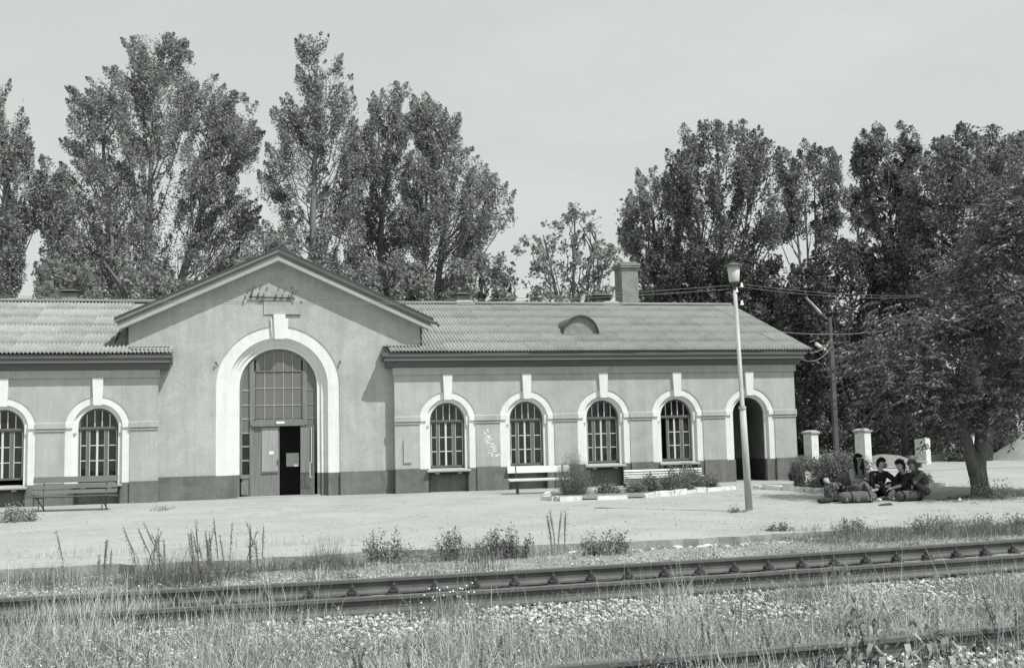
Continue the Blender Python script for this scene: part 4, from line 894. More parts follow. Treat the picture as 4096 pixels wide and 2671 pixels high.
tree('broadleaf_tree', 'pale feathery tree tucked against the left slope of the gable', -0.1, 48, E_['M7'], 75, 220, 0.15, .6, m_leafp, m_bark, GP, seed=23, plen=(.6, 1.2), prad=(.25, .45), upw=.7)
tree('broadleaf_tree', 'low bushy tree behind the right slope of the gable', 5.4, 49, E_['M8'], 100, 220, 0.17, .75, m_leafp, m_bark, GP, seed=24, plen=(.6, 1.1), prad=(.3, .45), upw=.7)

# foreground tree with forked trunk and long drooping leaves
FT = thing('broadleaf_tree', 'nearest tree with forked trunk and drooping leaves shading the seated people', 'tree', (17.55, 23.5, 0))
inv = Matrix.Translation(-FT.location)
tk = MB()
tk.tube([(17.56, 23.5, -.1), (17.55, 23.5, .08), (17.52, 23.5, .25), (17.47, 23.5, .75), (17.43, 23.5, 1.12)], [.34, .265, .215, .215, .19], 14)
tk.tube([(17.42, 23.5, .55), (17.32, 23.5, 1.0), (17.17, 23.5, 1.55), (17.02, 23.5, 2.2), (16.8, 23.4, 2.9), (16.2, 23.1, 3.6), (15.4, 22.9, 4.0)], [.17, .16, .14, .13, .10, .07, .03], 10)
tk.tube([(17.50, 23.5, .55), (17.57, 23.5, 1.0), (17.64, 23.5, 1.55), (17.86, 23.5, 2.1), (18.5, 23.5, 2.9), (19.3, 23.5, 3.8), (20.0, 23.5, 5.0)], [.19, .16, .14, .13, .11, .08, .03], 10)
tk.tube([(17.8, 23.5, 1.9), (17.9, 23.4, 2.8), (18.1, 23.2, 4.0), (18.6, 23.2, 5.4)], [.12, .10, .07, .02], 8)
tk.tube([(18.2, 23.5, 2.5), (19.4, 23.3, 3.0), (20.6, 23.1, 3.5)], [.09, .06, .02], 8)
o = tk.build('trunk', m_bark, None, True); o.parent = FT; o.matrix_parent_inverse = inv
Q = []; r_ = np.random.default_rng(77); cl = MB()
cnt = 0
cens = []
while len(cens) < 140:
    z = r_.uniform(1.95, 8.2); l, q = env_at(E_['F'], z); u = r_.uniform(-1, 1); cens.append((z, (l+q)/2 + (q-l)/2*u, 23.5 + r_.uniform(-1, 1)*2.3*math.sqrt(max(1-u*u, .15)), u))
while cnt < 1080:
    cz, cx_, cy_, u = cens[cnt % 140]
    z = cz + r_.normal()*.13; x = cx_ + r_.normal()*.30; y = cy_ + r_.normal()*.30
    if z < 2.3 and r_.random() < .5: continue
    cnt += 1
    nl = 8; base = np.array([x, y, z]); dirs = np.array([u*.8+r_.normal()*.4, r_.normal()*.6-.2, .15]); dirs /= np.linalg.norm(dirs)
    # several compound fronds per spray
    for k in range(8):
        d = dirs + r_.normal(size=3)*.65; d /= np.linalg.norm(d); L = r_.uniform(.22, .42); st0 = base + r_.normal(size=3)*.28
        side = np.cross(d, [0, 0, 1.0]); side /= np.linalg.norm(side)+1e-6
        for j in range(nl):
            t = (j+1)/nl; p0 = st0 + d*L*t + np.array([0, 0, -.12*t*t]); sg = 1 if j % 2 else -1
            ld = side*sg*.8 + d*.5 + np.array([0, 0, -.55]) + r_.normal(size=3)*.15; ld /= np.linalg.norm(ld); ll = r_.uniform(.12, .18); w = np.cross(ld, r_.normal(size=3)); w /= np.linalg.norm(w); w *= .027
            Q.append([p0, p0+ld*ll*.45+w, p0+ld*ll, p0+ld*ll*.45-w])
o = np_mesh('crown', np.array(Q), 4, m_leafg); o.parent = FT; o.matrix_parent_inverse = inv

# ------------------------------------------------------------------ lamps, poles, wires
LP = thing('street_lamp', 'slim white platform lamp post with a milky bucket-shaped shade', 'lamp', (10.60, 22.17, 0))
MB().tube([(0, 0, -.05), (-.06, .0, 2.30)], [.082, .072], 14).tube([(-.06, 0, 2.30), (-.062, 0, 2.34), (-.13, .0, 5.0)], [.078, .05, .045], 14).build('post', m_polep, LP, True)
MB().tube([(-.065, 0, 2.28), (-.066, 0, 2.345)], [.085, .085], 14).build('collar', m_polep, LP)
MB().tube([(0, 0, -.02), (0, 0, .03)], [.16, .14], 12).build('base_ring', m_conc, LP)
MB().tube([(-.13, 0, 5.15), (-.135, 0, 5.20), (-.14, 0, 5.53)], [.10, .115, .15], 20).build('lamp_shade', m_lampgl, LP, True)
MB().tube([(-.13, 0, 5.10), (-.13, 0, 5.152)], [.07, .115], 16).tube([(-.13, 0, 4.98), (-.13, 0, 5.10)], .05, 10).build('lamp_holder', m_metal, LP)
MB().tube([(-.14, 0, 5.532), (-.14, 0, 5.55), (-.14, 0, 5.60)], [.205, .20, .05], 20).build('lamp_cap', m_lampcap, LP)
ib = MB().bar((-.13, 0, 5.03), (.05, 0, 5.07), .02, .02).bar((-.13, 0, 4.62), (.03, 0, 4.66), .02, .02)
ib.build('bracket', m_metal, LP)
for x, z in ((.03, 5.05), (.02, 4.64), (-.10, 4.93)):
    MB().tube([(x, -.02, z), (x, -.02, z+.05), (x, -.02, z+.10)], [.045, .03, .022], 8).build('insulator', m_petal, LP)
def wire(name, label, pts, r=.0055, m=m_wire):
    o = MB().tube(pts, r, 5).build(name, m); return tag(o, label, 'wire', 'overhead wires strung from the platform lamp')
def sag(a, b, s, n=24): return [(a[0]+(b[0]-a[0])*t, a[1]+(b[1]-a[1])*t, a[2]+(b[2]-a[2])*t - s*4*t*(1-t)) for t in np.linspace(0, 1, n)]
wire('overhead_wire', 'upper of two thin wires crossing the gable to the lamp post', sag((-9.4, 22.2, 5.02), (10.48, 22.17, 5.10), .42), .0048)
wire('overhead_wire', 'lower of two thin wires crossing the gable to the lamp post', sag((-9.4, 22.2, 4.97), (10.48, 22.17, 5.01), .39), .0048)
wire('overhead_wire', 'upper thin wire running right from the lamp post into the trees', sag((10.63, 22.17, 5.12), (20.6, 30, 5.95), .10), .0048)
wire('overhead_wire', 'lower thin wire running right from the lamp post into the trees', sag((10.63, 22.17, 5.05), (20.6, 30, 5.90), .12), .0048)
wire('service_cable', 'pair-like thin cable from the right roof corner up into the trees', sag((18.6, 36, 5.35), (25.6, 40.0, 5.75), .12), .012)
wire('service_cable', 'slack cable hanging from the right eaves to the concrete pole', sag((18.3, 34.0, 4.28), (24.0, 41.5, 5.2), .35), .012)
wire('service_cable', 'short cable from the roof tip to the concrete pole', sag((18.6, 33.9, 4.42), (24.05, 41.5, 5.55), .2), .012)
UP = thing('utility_pole', 'dark concrete pole with two curved street lights beyond the station', 'pole', (24.0, 41.5, 0.19)); UP.scale = (.902, .902, .902)
MB().box(-.10, .10, -.10, .10, -.3, 5.6).box(-.07, .07, -.07, .07, 5.6, 7.0).build('post', m_poled, UP)
for z in (2.6, 3.0, 3.9): MB().box(-.14, .14, -.12, .12, z, z+.05).build('band', m_metal, UP)
MB().tube([(0, 0, 6.8), (-.3, 0, 7.05), (-1.15, 0, 7.9)], [.04, .035, .03], 7).build('lamp_arm', m_concd, UP)
MB().hull8([(-1.15, -.09, 7.86), (-.45, -.09, 7.14), (-.45, .09, 7.14), (-1.15, .09, 7.86)], [(-1.22, -.06, 7.98), (-.50, -.06, 7.30), (-.50, .06, 7.30), (-1.22, .06, 7.98)]).build('lamp_head', m_polep, UP)
MB().tube([(0, 0, 5.2), (-.3, 0, 5.36), (-.5, 0, 5.5)], [.04, .03, .03], 7).build('lamp_arm', m_concd, UP)
MB().hull8([(-.82, -.1, 5.66), (-.28, -.1, 5.34), (-.28, .1, 5.34), (-.82, .1, 5.66)], [(-.80, -.07, 5.80), (-.32, -.07, 5.50), (-.32, .07, 5.50), (-.80, .07, 5.80)]).build('lamp_head', m_lampgl, UP)

# ------------------------------------------------------------------ pillars, fence, heaps
def pillar(x, y, h, w, rot, label, capped=True, pm=m_column):
    t = thing('gate_pillar', label, 'pillar', (x, y, 0), 'whitewashed masonry pillars of the old gateway', rot)
    MB().box(-w/2, w/2, -w/2, w/2, -.1, h-(.14 if capped else 0)).build('shaft', pm, t)
    if capped:
        MB().box(-w/2-.03, w/2+.03, -w/2-.03, w/2+.03, h-.14, h-.10).box(-w/2-.06, w/2+.06, -w/2-.06, w/2+.06, h-.10, h-.04).hull8([(-w/2-.06, -w/2-.06, h-.04), (w/2+.06, -w/2-.06, h-.04), (w/2+.06, w/2+.06, h-.04), (-w/2-.06, w/2+.06, h-.04)], [(-w/4, -w/4, h+.03), (w/4, -w/4, h+.03), (w/4, w/4, h+.03), (-w/4, w/4, h+.03)]).build('cap', m_conc, t)
    else:
        jg = MB(); rj = random.Random(int(x))
        for i in range(6): jg.box(-w/2+i*w/6+.01, -w/2+(i+1)*w/6-.01, -w/2, -w/2+.12, h, h+rj.uniform(.02, .10))
        jg.build('broken_top', pm, t)
    return t
pillar(22.28, 40.5, 1.62, .42, math.radians(20), 'whitewashed pillar with flat cap, nearest the station corner')
pillar(24.2, 39.7, 1.65, .46, math.radians(26), 'whitewashed capped pillar behind the seated woman')
pillar(29.28, 43.1, 1.10, .50, math.radians(32), 'whitewashed pillar with broken top, right of the earth mounds', False)
pillar(32.35, 43.9, 1.20, .50, math.radians(32), 'whitewashed pillar seen through the fork of the nearest tree', False)
pillar(36.1, 55.0, .68, .42, math.radians(25), 'small grey pillar far back in the shade', False, m_concd)
fe = thing('iron_fence', 'dark iron picket fence under the trees at the far right', 'fence', (38.0, 50, 0))
for i in range(44): MB().box(-4.4+i*.2-.012, -4.4+i*.2+.012, -.012, .012, 0, .95+(.06 if i % 2 else 0)).build('picket', m_metal, fe)
for z in (.25, .8): MB().box(-4.5, 4.4, -.02, -.013, z-.02, z+.02).build('fence_rail', m_metal, fe)
def heap(name, label, cx, cy, rx, ry, h, m, seed, cat='heap', sq=1.0):
    o = heightfield(name, -rx, rx, -ry, ry, 40, 30, lambda X, Y: h*np.clip(1-((X/rx)**2+(Y/ry)**2), 0, 1)**sq*(1+.10*wob(X, Y, 2.5/rx*1.5, seed)) - .03 + .03*h*wob(X, Y, 5, seed+1), m, None)
    o.location = (cx, cy, 0); return tag(o, label, cat)
heap('sand_pile', 'big smooth pile of pale sand at the right edge', 36.9, 44.2, 3.1, 2.2, 1.35, m_sand, 3)
heap('earth_mound', 'weedy earth mound between the two capped pillars', 24.4, 42.5, 1.9, 1.5, .62, m_bedsoil, 5)
heap('earth_mound', 'grey earth mound with stacked boards on its right slope', 27.0, 42.6, 1.7, 1.3, .50, m_bedsoil, 6)
bs = thing('board_bench', 'low platform of weathered boards on stub legs behind the seated people', 'bench', (26.0, 39.9, 0), rotz=math.radians(-12))
for i in range(4): MB().box(-1.0, 1.05, -.36+i*.18, -.20+i*.18, .22+.01*(i % 2), .26+.01*(i % 2)).build('plank', m_conc, bs)
for x in (-.7, .75): MB().box(x-.04, x+.04, -.3, .3, 0, .22).build('leg', m_gwood, bs)
MB().box(20, 44, 36.6, 36.9, -.05, .05).build('kerb', m_conc)['kind'] = 'structure'
sh = MB().box(22.5, 30, 47.5, 47.8, 0, .28).box(30.2, 36.2, 45.6, 45.9, 0, .3); tag(sh.build('low_wall', m_conc), 'low pale concrete wall along the back of the square', 'wall')

# ------------------------------------------------------------------ benches
def bench(name, label, x, y, length, m, back, seat, rot=0.0):
    t = thing(name, label, 'bench', (x, y, 0), 'benches along the station wall', rot); hl = length/2
    for z0, z1, yy in back: MB().hull8([(-hl, yy, z0), (hl, yy, z0), (hl, yy+.03, z0), (-hl, yy+.03, z0)], [(-hl, yy+.05, z1), (hl, yy+.05, z1), (hl, yy+.08, z1), (-hl, yy+.08, z1)]).build('back_slat', m, t)
    for y0, y1, z in seat: MB().hull8([(-hl-.02, y0, z-.03), (hl+.02, y0, z-.03), (hl+.02, y1, z-.05), (-hl-.02, y1, z-.05)], [(-hl-.02, y0, z), (hl+.02, y0, z), (hl+.02, y1, z-.02), (-hl-.02, y1, z-.02)]).build('seat_slat', m, t)
    for sx in (-hl*.74, hl*.74):
        MB().tube([(sx, -.20, 0), (sx, -.17, .22), (sx, -.23, .39)], .017, 6).build('leg', m_metal, t)
        MB().tube([(sx+.03, .22, 0), (sx, .02, .18), (sx-.06, -.12, .34), (sx-.12, -.22, .40)], .015, 6).build('leg', m_metal, t)
        MB().tube([(sx, .24, 0), (sx, .20, .36), (sx, .30, .82)], .016, 6).build('back_support', m_metal, t)
        MB().tube([(sx, -.25, .375), (sx, .22, .36)], .016, 6).build('seat_support', m_metal, t)
    return t
bench('park_bench', 'dark weathered slatted bench in front of the left wing windows', -5.05, 31.35, 2.25, m_gwood,
      [(.76, .92, .26), (.60, .72, .23), (.46, .57, .20)], [(-.26, -.15, .43), (-.13, -.02, .42), (0, .11, .41), (.13, .22, .40)], math.radians(-7))
bench('park_bench', 'white plank bench beside the round bush under the second window', 8.25, 31.5, 1.95, m_wwood,
      [(.62, .82, .26)], [(-.26, -.15, .43), (-.14, -.03, .44), (-.02, .09, .45), (.10, .20, .46)], math.radians(-4))
sbn = thing('park_bench', 'long slatted bench half hidden by flowers against the wall', 'bench', (12.75, 33.0, 0), 'benches along the station wall')
for i in range(6): MB().hull8([(-1.35, -.1-i*.005, .13+i*.075), (1.35, -.1, .13+i*.075), (1.35, -.07, .13+i*.075), (-1.35, -.07, .13+i*.075)], [(-1.35, -.08, .18+i*.075), (1.35, -.08, .18+i*.075), (1.35, -.05, .18+i*.075), (-1.35, -.05, .18+i*.075)]).build('back_slat', m_wwood, sbn)
for x in (-1.32, 0, 1.32): MB().box(x-.03, x+.03, -.06, .0, 0, .66).build('leg', m_metal, sbn)
for i in range(3): MB().box(-1.3, 1.3, -.40+i*.11, -.31+i*.11, .30, .33).build('seat_slat', m_wwood, sbn)

# ------------------------------------------------------------------ flower beds with whitewashed kerb stones
def kerbline(label, pts, seed, miss=()):
    t = thing('bed_kerb', label, 'kerb', (pts[0][0], pts[0][1], 0)); rk = random.Random(seed); k = 0
    for i in range(len(pts)-1):
        a = Vector((*pts[i], 0)); b = Vector((*pts[i+1], 0)); d = (b-a); L = d.length; d.normalize(); n = Vector((-d.y, d.x, 0)); s = 0
        while s < L - .05:
            l = min(rk.uniform(.3, .95), L-s); k += 1
            if k in miss: s += l; continue
            h = rk.uniform(.09, .15); w = rk.uniform(.10, .15); o = n*rk.uniform(-.03, .03)
            p0 = a + d*(s+.01) + o - t.location; p1 = a + d*(s+l-.015) + o - t.location
            j = lambda: Vector((rk.uniform(-.012, .012), rk.uniform(-.012, .012), rk.uniform(-.02, .012)))
            MB().hull8([p0-n*w/2, p1-n*w/2, p1+n*w/2, p0+n*w/2], [p0-n*w*.42+Vector((0, 0, h))+j(), p1-n*w*.42+Vector((0, 0, h))+j(), p1+n*w*.42+Vector((0, 0, h))+j(), p0+n*w*.42+Vector((0, 0, h))+j()]).build('kerb_stone', m_kerb, t)
            s += l
    return t
kerbline('broken whitewashed kerb edging the flower bed under the windows', [(8.1, 29.9), (7.55, 28.6), (7.75, 27.75), (9.7, 27.75)], 2, (2, 6))
kerbline('whitewashed kerb stones curving past the lamp post towards the archway', [(10.15, 27.7), (11.3, 28.4), (12.7, 29.4), (13.95, 30.1)], 3)
kerbline('low whitewashed kerb of the flower bed behind the seated people', [(14.5, 29.9), (15.1, 27.5), (16.3, 27.6), (18.1, 27.6), (19.7, 27.9)], 4)
def bedsoil(pts, nm):
    o = MB().poly([(a, b, .03) for a, b in pts]).build(nm, m_bedsoil); o['kind'] = 'structure'
bedsoil([(7.9, 30.2), (7.7, 28.6), (7.9, 27.9), (10.1, 27.85), (12.6, 29.55), (13.9, 30.3), (14.2, 32.6), (8.6, 31.3)], 'flower_bed_soil')
bedsoil([(14.6, 30.0), (15.2, 27.6), (18.1, 27.75), (19.6, 28.1), (18.9, 30.6), (15.6, 31.6)], 'flower_bed_soil')

# ------------------------------------------------------------------ shrubs and weeds
def shrub(name, label, x, y, w, h, n, leaf, asp, m, cat='shrub', group=None, dp=None, stems=10, z0=0.0, shape=1.0, wisp=.3, base=.0):
    t = thing(name, label, cat, (x, y, z0), group); r = np.random.default_rng(int(abs(x*91+y*17+h*7)*10)); s_ = MB(); Cs = []
    dp = dp or w
    ns = max(stems, 4)
    for k in range(ns):
        a = r.uniform(0, 2*math.pi); rr_ = math.sqrt(r.random()); tx_, ty_ = math.cos(a)*rr_*w/2, math.sin(a)*rr_*dp/2
        hz = h*(1-.72*rr_**2*shape)*r.uniform(.62, 1.12)
        p0 = (tx_*.55, ty_*.55, -.03); p1 = (tx_*.85, ty_*.85, hz*.5); p2 = (tx_, ty_, hz)
        s_.tube([p0, p1, p2], [.007, .005, .002], 4, cap=False)
        m_ = n//ns; t_ = r.random(m_)*(1-base)+base; P0, P1, P2 = map(np.array, (p0, p1, p2))
        c = (1-t_)[:, None]**2*P0 + 2*((1-t_)*t_)[:, None]*P1 + (t_**2)[:, None]*P2 + r.normal(size=(m_, 3))*w*.5*wisp*.35
        Cs.append(c)
    C = np.concatenate(Cs); C = C[C[:, 2] > 0.0]
    s_.build('stems', m_weedd, t)
    o = np_mesh('foliage', leaf_quads(C, leaf, asp, np.array([[0, 0, .6]])), 4, m); o.parent = t; return t
shrub('round_bush', 'fine feathery round bush at the end of the white bench', 8.85, 30.0, 1.15, 1.28, 11000, .045, .25, m_leafs, stems=120, wisp=.35, shape=.8)
for x, y, w, h, lb in ((9.9, 30.0, .7, .32, 'low leafy flower clump right of the round bush'), (10.7, 29.9, .6, .34, 'small leafy flower clump in the middle of the bed'),
                     (11.3, 30.2, .6, .62, 'taller thin flower plant at the left end of the hidden bench'), (12.0, 30.2, 1.1, .72, 'bushy flowering plant in front of the hidden bench'),
                     (12.8, 30.6, 1.0, .62, 'wide leafy plant near the right end of the hidden bench'), (13.5, 31.0, .7, .50, 'dark leafy plant at the right end of the bed'),
                     (13.0, 31.6, .8, .85, 'pale twiggy bush against the fourth window')):
    shrub('flower_plant', lb, x, y, w, h, int(2600*w), .065, .5, m_leafs, 'plant', 'plants in the bed under the windows', stems=26, wisp=.5)
shrub('conical_shrub', 'narrow upright dark shrub near the station corner', 15.5, 29.0, .42, .95, 4200, .05, .4, m_leafs, stems=40, shape=.3)
shrub('flower_plant', 'dark bushy plant against the plinth right of the archway', 17.75, 33.4, .55, .65, 1500, .07, .6, m_leafd, 'plant', stems=20)
shrub('hedge_bush', 'broad rounded hedge bush behind the heap of bags', 18.1, 31.2, 2.1, 1.02, 15000, .07, .5, m_leafs, stems=200, dp=1.4, shape=.5, wisp=.22)
for x, y, w, h, lb in ((16.2, 29.2, .9, .45, 'low weedy plant left of the hedge bush behind the kerb'), (17.0, 28.6, .9, .5, 'leafy plant behind the rucksacks'), (18.9, 28.6, .7, .62, 'spindly plant right of the seated group'), (19.7, 28.9, .45, .42, 'small dark tuft on the far bed edge')):
    shrub('flower_plant', lb, x, y, w, h, int(2400*w), .06, .5, m_leafs, 'plant', 'plants in the bed behind the seated people', stems=24, wisp=.5)
shrub('flower_plant', 'weedy green clump by the low wall at the back of the square', 32.5, 44.6, 2.2, .75, 5200, .12, .6, m_leafs, 'plant', stems=40)
shrub('flower_plant', 'leafy clump beneath the trees behind the sand pile', 36.5, 47.5, 3.2, 1.5, 7000, .14, .6, m_leafd, 'plant', stems=60)
shrub('flower_plant', 'low weeds at the foot of the nearest pillar', 21.7, 40.1, .9, .7, 1500, .09, .6, m_leafs, 'plant', stems=20)
shrub('weed_clump', 'ragged weed clump cut off at the left edge on the platform', -5.75, 27.9, .85, .42, 1800, .06, .5, m_weed, 'weeds', stems=24, wisp=.5)
shrub('weed_clump', 'small flat weeds at the foot of the lamp post', 10.2, 22.1, .5, .09, 420, .04, .5, m_weedd, 'weeds', stems=14, wisp=.4)
shrub('weed_clump', 'flat creeping weeds in the crack below the left wall', -2.6, 30.2, .8, .07, 380, .05, .4, m_weed, 'weeds', stems=12, wisp=.4, dp=1.2)
shrub('weed_clump', 'weeds growing around the foot of the nearest tree', 17.5, 23.0, 1.3, .30, 1500, .06, .4, m_weed, 'weeds', stems=24, wisp=.5)
GW = 'weed clumps along the platform edge'
WE = [(1.90, 17.3, .62, .50, 'dark leafy weed clump at the platform edge below the gable right slope'), (2.90, 16.95, .45, .52, 'second dark leafy weed clump, left of the twin-stemmed row'),
      (3.55, 16.8, .35, .5, 'upright bushy weeds forming the left part of a row'), (3.95, 16.85, .4, .56, 'upright bushy weeds forming the right part of a row'),
      (5.45, 16.75, .6, .42, 'dense dark cushion weed with one spire, below the flower bed'), (9.13, 17.9, .4, .3, 'wispy small weed at the edge below the lamp post'),
      (10.2, 17.3, .5, .34, 'pale flowering weeds at the edge right of the lamp post'), (11.8, 17.2, .9, .32, 'low dark weeds at the platform edge below the people'),
      (13.3, 17.3, .9, .28, 'low weeds at the right end of the platform edge')]
for x, y, w, h, lb in WE: shrub('weed_clump', lb, x, y, w*1.5, h*1.05, int(2600*w), .046, .5, m_weedd if w < .65 else m_weed, 'weeds', GW, stems=int(14+w*10), z0=-.14, wisp=.30, shape=.75, dp=.35)
def spikes(label, x, y, w, n, h, m=m_weedd, fat=.010, z0=-.15, group=None, name='spiky_weed', lean=.18):
    t = thing(name, label, 'weeds', (x, y, z0), group); r = np.random.default_rng(int(abs(x*53+y*29)*10)+n); s_ = MB(); Cs = []
    for k in range(n):
        a = r.uniform(-.5, .5)*w; b = r.uniform(-.25, .25)*w; hh = h*r.uniform(.65, 1.05); lx = r.uniform(-lean, lean)*hh
        p = [(a, b, 0), (a+lx*.3, b, hh*.5), (a+lx*.7, b, hh*.78), (a+lx, b, hh)]
        s_.tube(p, [fat*.4, fat*.6, fat, .002], 5, cap=False)
        m_ = 70; t_ = r.uniform(.35, 1, m_); c = np.stack([a+lx*t_, np.full(m_, b), hh*t_], 1) + r.normal(size=(m_, 3))*fat*1.1; Cs.append(c)
        m2 = 26; t2 = r.uniform(0, .5, m2); Cs.append(np.stack([a+lx*t2, np.full(m2, b), hh*t2], 1) + r.normal(size=(m2, 3))*.03)
    s_.build('stems', m, t); o = np_mesh('foliage', leaf_quads(np.concatenate(Cs), .028, .4, np.array([[0, 0, .8]])), 4, m); o.parent = t; return t
GS = 'spiky weeds at the left end of the platform edge'
spikes('three slanting spiky weeds nearest the left edge of the photo', -3.75, 16.6, .55, 8, .66, group=GS)
spikes('single dark spiky weed standing alone near the left edge', -2.72, 16.3, .1, 1, .78, group=GS)
spikes('pair of thin spiky weeds standing close together', -2.15, 16.5, .3, 4, .62, group=GS)
spikes('tall spiky weeds leaning to the right below the left bench', -1.55, 16.1, .6, 9, .88, group=GS, lean=.35)
spikes('thick group of dark spiky weeds below the portal', -.75, 16.1, .6, 14, .88, group=GS)
spikes('spiky weed with a fork at the right end of its group', -.1, 16.0, .35, 6, .84, group=GS, lean=.3)
spikes('tall seeding dock stems standing above the platform edge', 4.85, 16.9, .55, 4, .82, m=m_weed, fat=.02, group=GW)
def tuft(label, cx_, cy_, sx_, sy_, n, h0, h1, z0=-.16, m=None, w=.008):
    r1 = rng.normal(size=(n, 2))*np.array([sx_, sy_]); o = blades('grass_tuft', cx_+r1[:, 0], cy_+r1[:, 1], z0, h0, h1, w, m or m_weedg, label, lean=.45)
m_weedg = mat('dark_grass_blades', 0.15, 0.1, 1.0, island=0.5, transl=0.2)
tuft('dark grass tuft at the platform edge below the gable keystone', .15, 16.7, .35, .2, 700, .15, .45)
tuft('tall dark grass tuft right below the portal door', .95, 16.7, .28, .2, 650, .2, .52)
tuft('low dark grass tuft left of the portal', -.45, 16.5, .35, .2, 450, .12, .34)
tuft('fine dark grass around the group of spiky weeds', -1.1, 16.1, .55, .3, 1100, .12, .50)
tuft('dark grass around the left-most spiky weeds', -2.6, 16.4, .6, .3, 900, .10, .38)
tuft('scrubby grass tuft just left of the first leafy weed clump', 1.45, 16.9, .25, .15, 300, .10, .28)
tuft('grass tuft between the two dark leafy weed clumps', 2.4, 17.0, .25, .15, 300, .10, .28)
tuft('upright grass growing through the row of bushy weeds', 3.8, 16.8, .35, .15, 500, .15, .45)
tuft('dry grass about the tall dock stems', 4.8, 17.0, .3, .2, 350, .12, .36, m=m_grass)
tuft('thin grass tuft under the lamp post at the edge', 9.2, 17.4, .3, .2, 260, .10, .34)
# foreground plants
GF = 'plants in the foreground grass'
for x, y, n, h, lb in ((3.2, 8.35, 4, .55, 'leaning dark seed heads at the bottom middle of the photo'), (3.75, 8.9, 3, .5, 'thin dark seed heads right of the leaning group'), (1.0, 9.2, 4, .36, 'short dark stems low in the middle left foreground'),
                       (2.0, 9.0, 3, .36, 'short dark stems at the bottom centre'), (-1.0, 10.0, 3, .34, 'faint dark stems in the left foreground grass'), (4.4, 8.7, 4, .42, 'stems just left of the big-leaved plant'), (6.6, 8.6, 6, .5, 'reddish stems beside the near rail at the right edge')):
    spikes(lb, x, y, .5, n, h, fat=.008, z0=-.2, group=GF, lean=.35)
def bigleaf(label, x, y, h, n, ll, seed):
    t = thing('broad_leaved_weed', label, 'weeds', (x, y, -.2), GF); r = np.random.default_rng(seed); s_ = MB(); lf = MB()
    for k in range(n):
        a = r.uniform(-.22, .22); b = r.uniform(-.12, .12); hh = h*r.uniform(.7, 1.05); lx = r.uniform(-.1, .16)
        s_.tube([(a, b, 0), (a+lx*.4, b, hh*.5), (a+lx, b, hh)], [.008, .006, .003], 5, cap=False)
        for j in range(11):
            tt = .3 + .7*j/10; p = Vector((a+lx*tt, b, hh*tt)); an = r.uniform(0, 6.28); d = Vector((math.cos(an), math.sin(an), r.uniform(.0, .5))).normalized(); L = ll*r.uniform(.6, 1.1)*(1.15-.5*tt); w = L*.16
            sd = d.cross(Vector((0, 0, 1))).normalized(); q = [p, p+d*L*.45+Vector((0, 0, .02)), p+d*L*.8+Vector((0, 0, -L*.25)), p+d*L*.95+Vector((0, 0, -L*.6))]
            i0 = len(lf.v); lf.v += [tuple(q[0]), tuple(q[1]+sd*w), tuple(q[1]-sd*w), tuple(q[2]+sd*w*.8), tuple(q[2]-sd*w*.8), tuple(q[3])]
            lf.f += [(i0, i0+1, i0+2), (i0+1, i0+3, i0+4, i0+2), (i0+3, i0+5, i0+4)]
    s_.build('stems', m_weed, t); lf.build('leaves', m_weed, t); return t
bigleaf('tall broad-leaved plant standing over the near rail, left one', 4.85, 8.0, .70, 7, .17, 3)
bigleaf('low broad-leaved plant with drooping leaves on the near rail', 5.42, 8.0, .42, 5, .17, 4)
bigleaf('leafy seedling sprouting between the tracks below the lamp', 4.9, 10.6, .42, 3, .09, 5)
bigleaf('pale leafy weed growing against the near face of the far track', 7.2, 12.4, .42, 3, .10, 6)
dz_ = thing('daisy_plant', 'small white-flowered weed in front of the rail', 'flowers', (2.1, 12.35, -.2), GF); dr2 = random.Random(3); ds = MB(); df_ = MB()
for k in range(26):
    a, b, h = dr2.uniform(-.32, .34), dr2.uniform(-.1, .1), dr2.uniform(.10, .36); ds.tube([(a*.6, b*.5, 0), (a, b, h)], .002, 3, cap=False)
    df_.poly([(a+.009*math.cos(t), b+.009*math.sin(t)*.6-.004, h+.007*math.sin(t)) for t in np.linspace(0, 5.5, 7)])
ds.build('stems', m_weed, dz_); df_.build('flower_heads', m_petal, dz_)

# ------------------------------------------------------------------ people
def skin_mesh(name, verts, edges, rads, m, sub=1, root=0):
    me = bpy.data.meshes.new(name); me.from_pydata([tuple(v) for v in verts], edges, []); me.update()
    o = bpy.data.objects.new(name, me); COL.objects.link(o)
    md = o.modifiers.new('skin', 'SKIN'); md.use_smooth_shade = True
    lay = me.skin_vertices[0].data if me.skin_vertices else None
    if lay is None: bpy.context.view_layer.update(); lay = me.skin_vertices[0].data
    for i, r in enumerate(rads):
        lay[i].radius = (r, r) if not hasattr(r, '__len__') else r
        lay[i].use_root = (i == root)
    sd = o.modifiers.new('sub', 'SUBSURF'); sd.levels = sub; sd.render_levels = sub
    dg = bpy.context.evaluated_depsgraph_get(); dg.update(); em = bpy.data.meshes.new_from_object(o.evaluated_get(dg)); em.name = name
    bpy.data.objects.remove(o, do_unlink=True)
    em.materials.clear(); em.materials.append(m); em.shade_smooth()
    return em
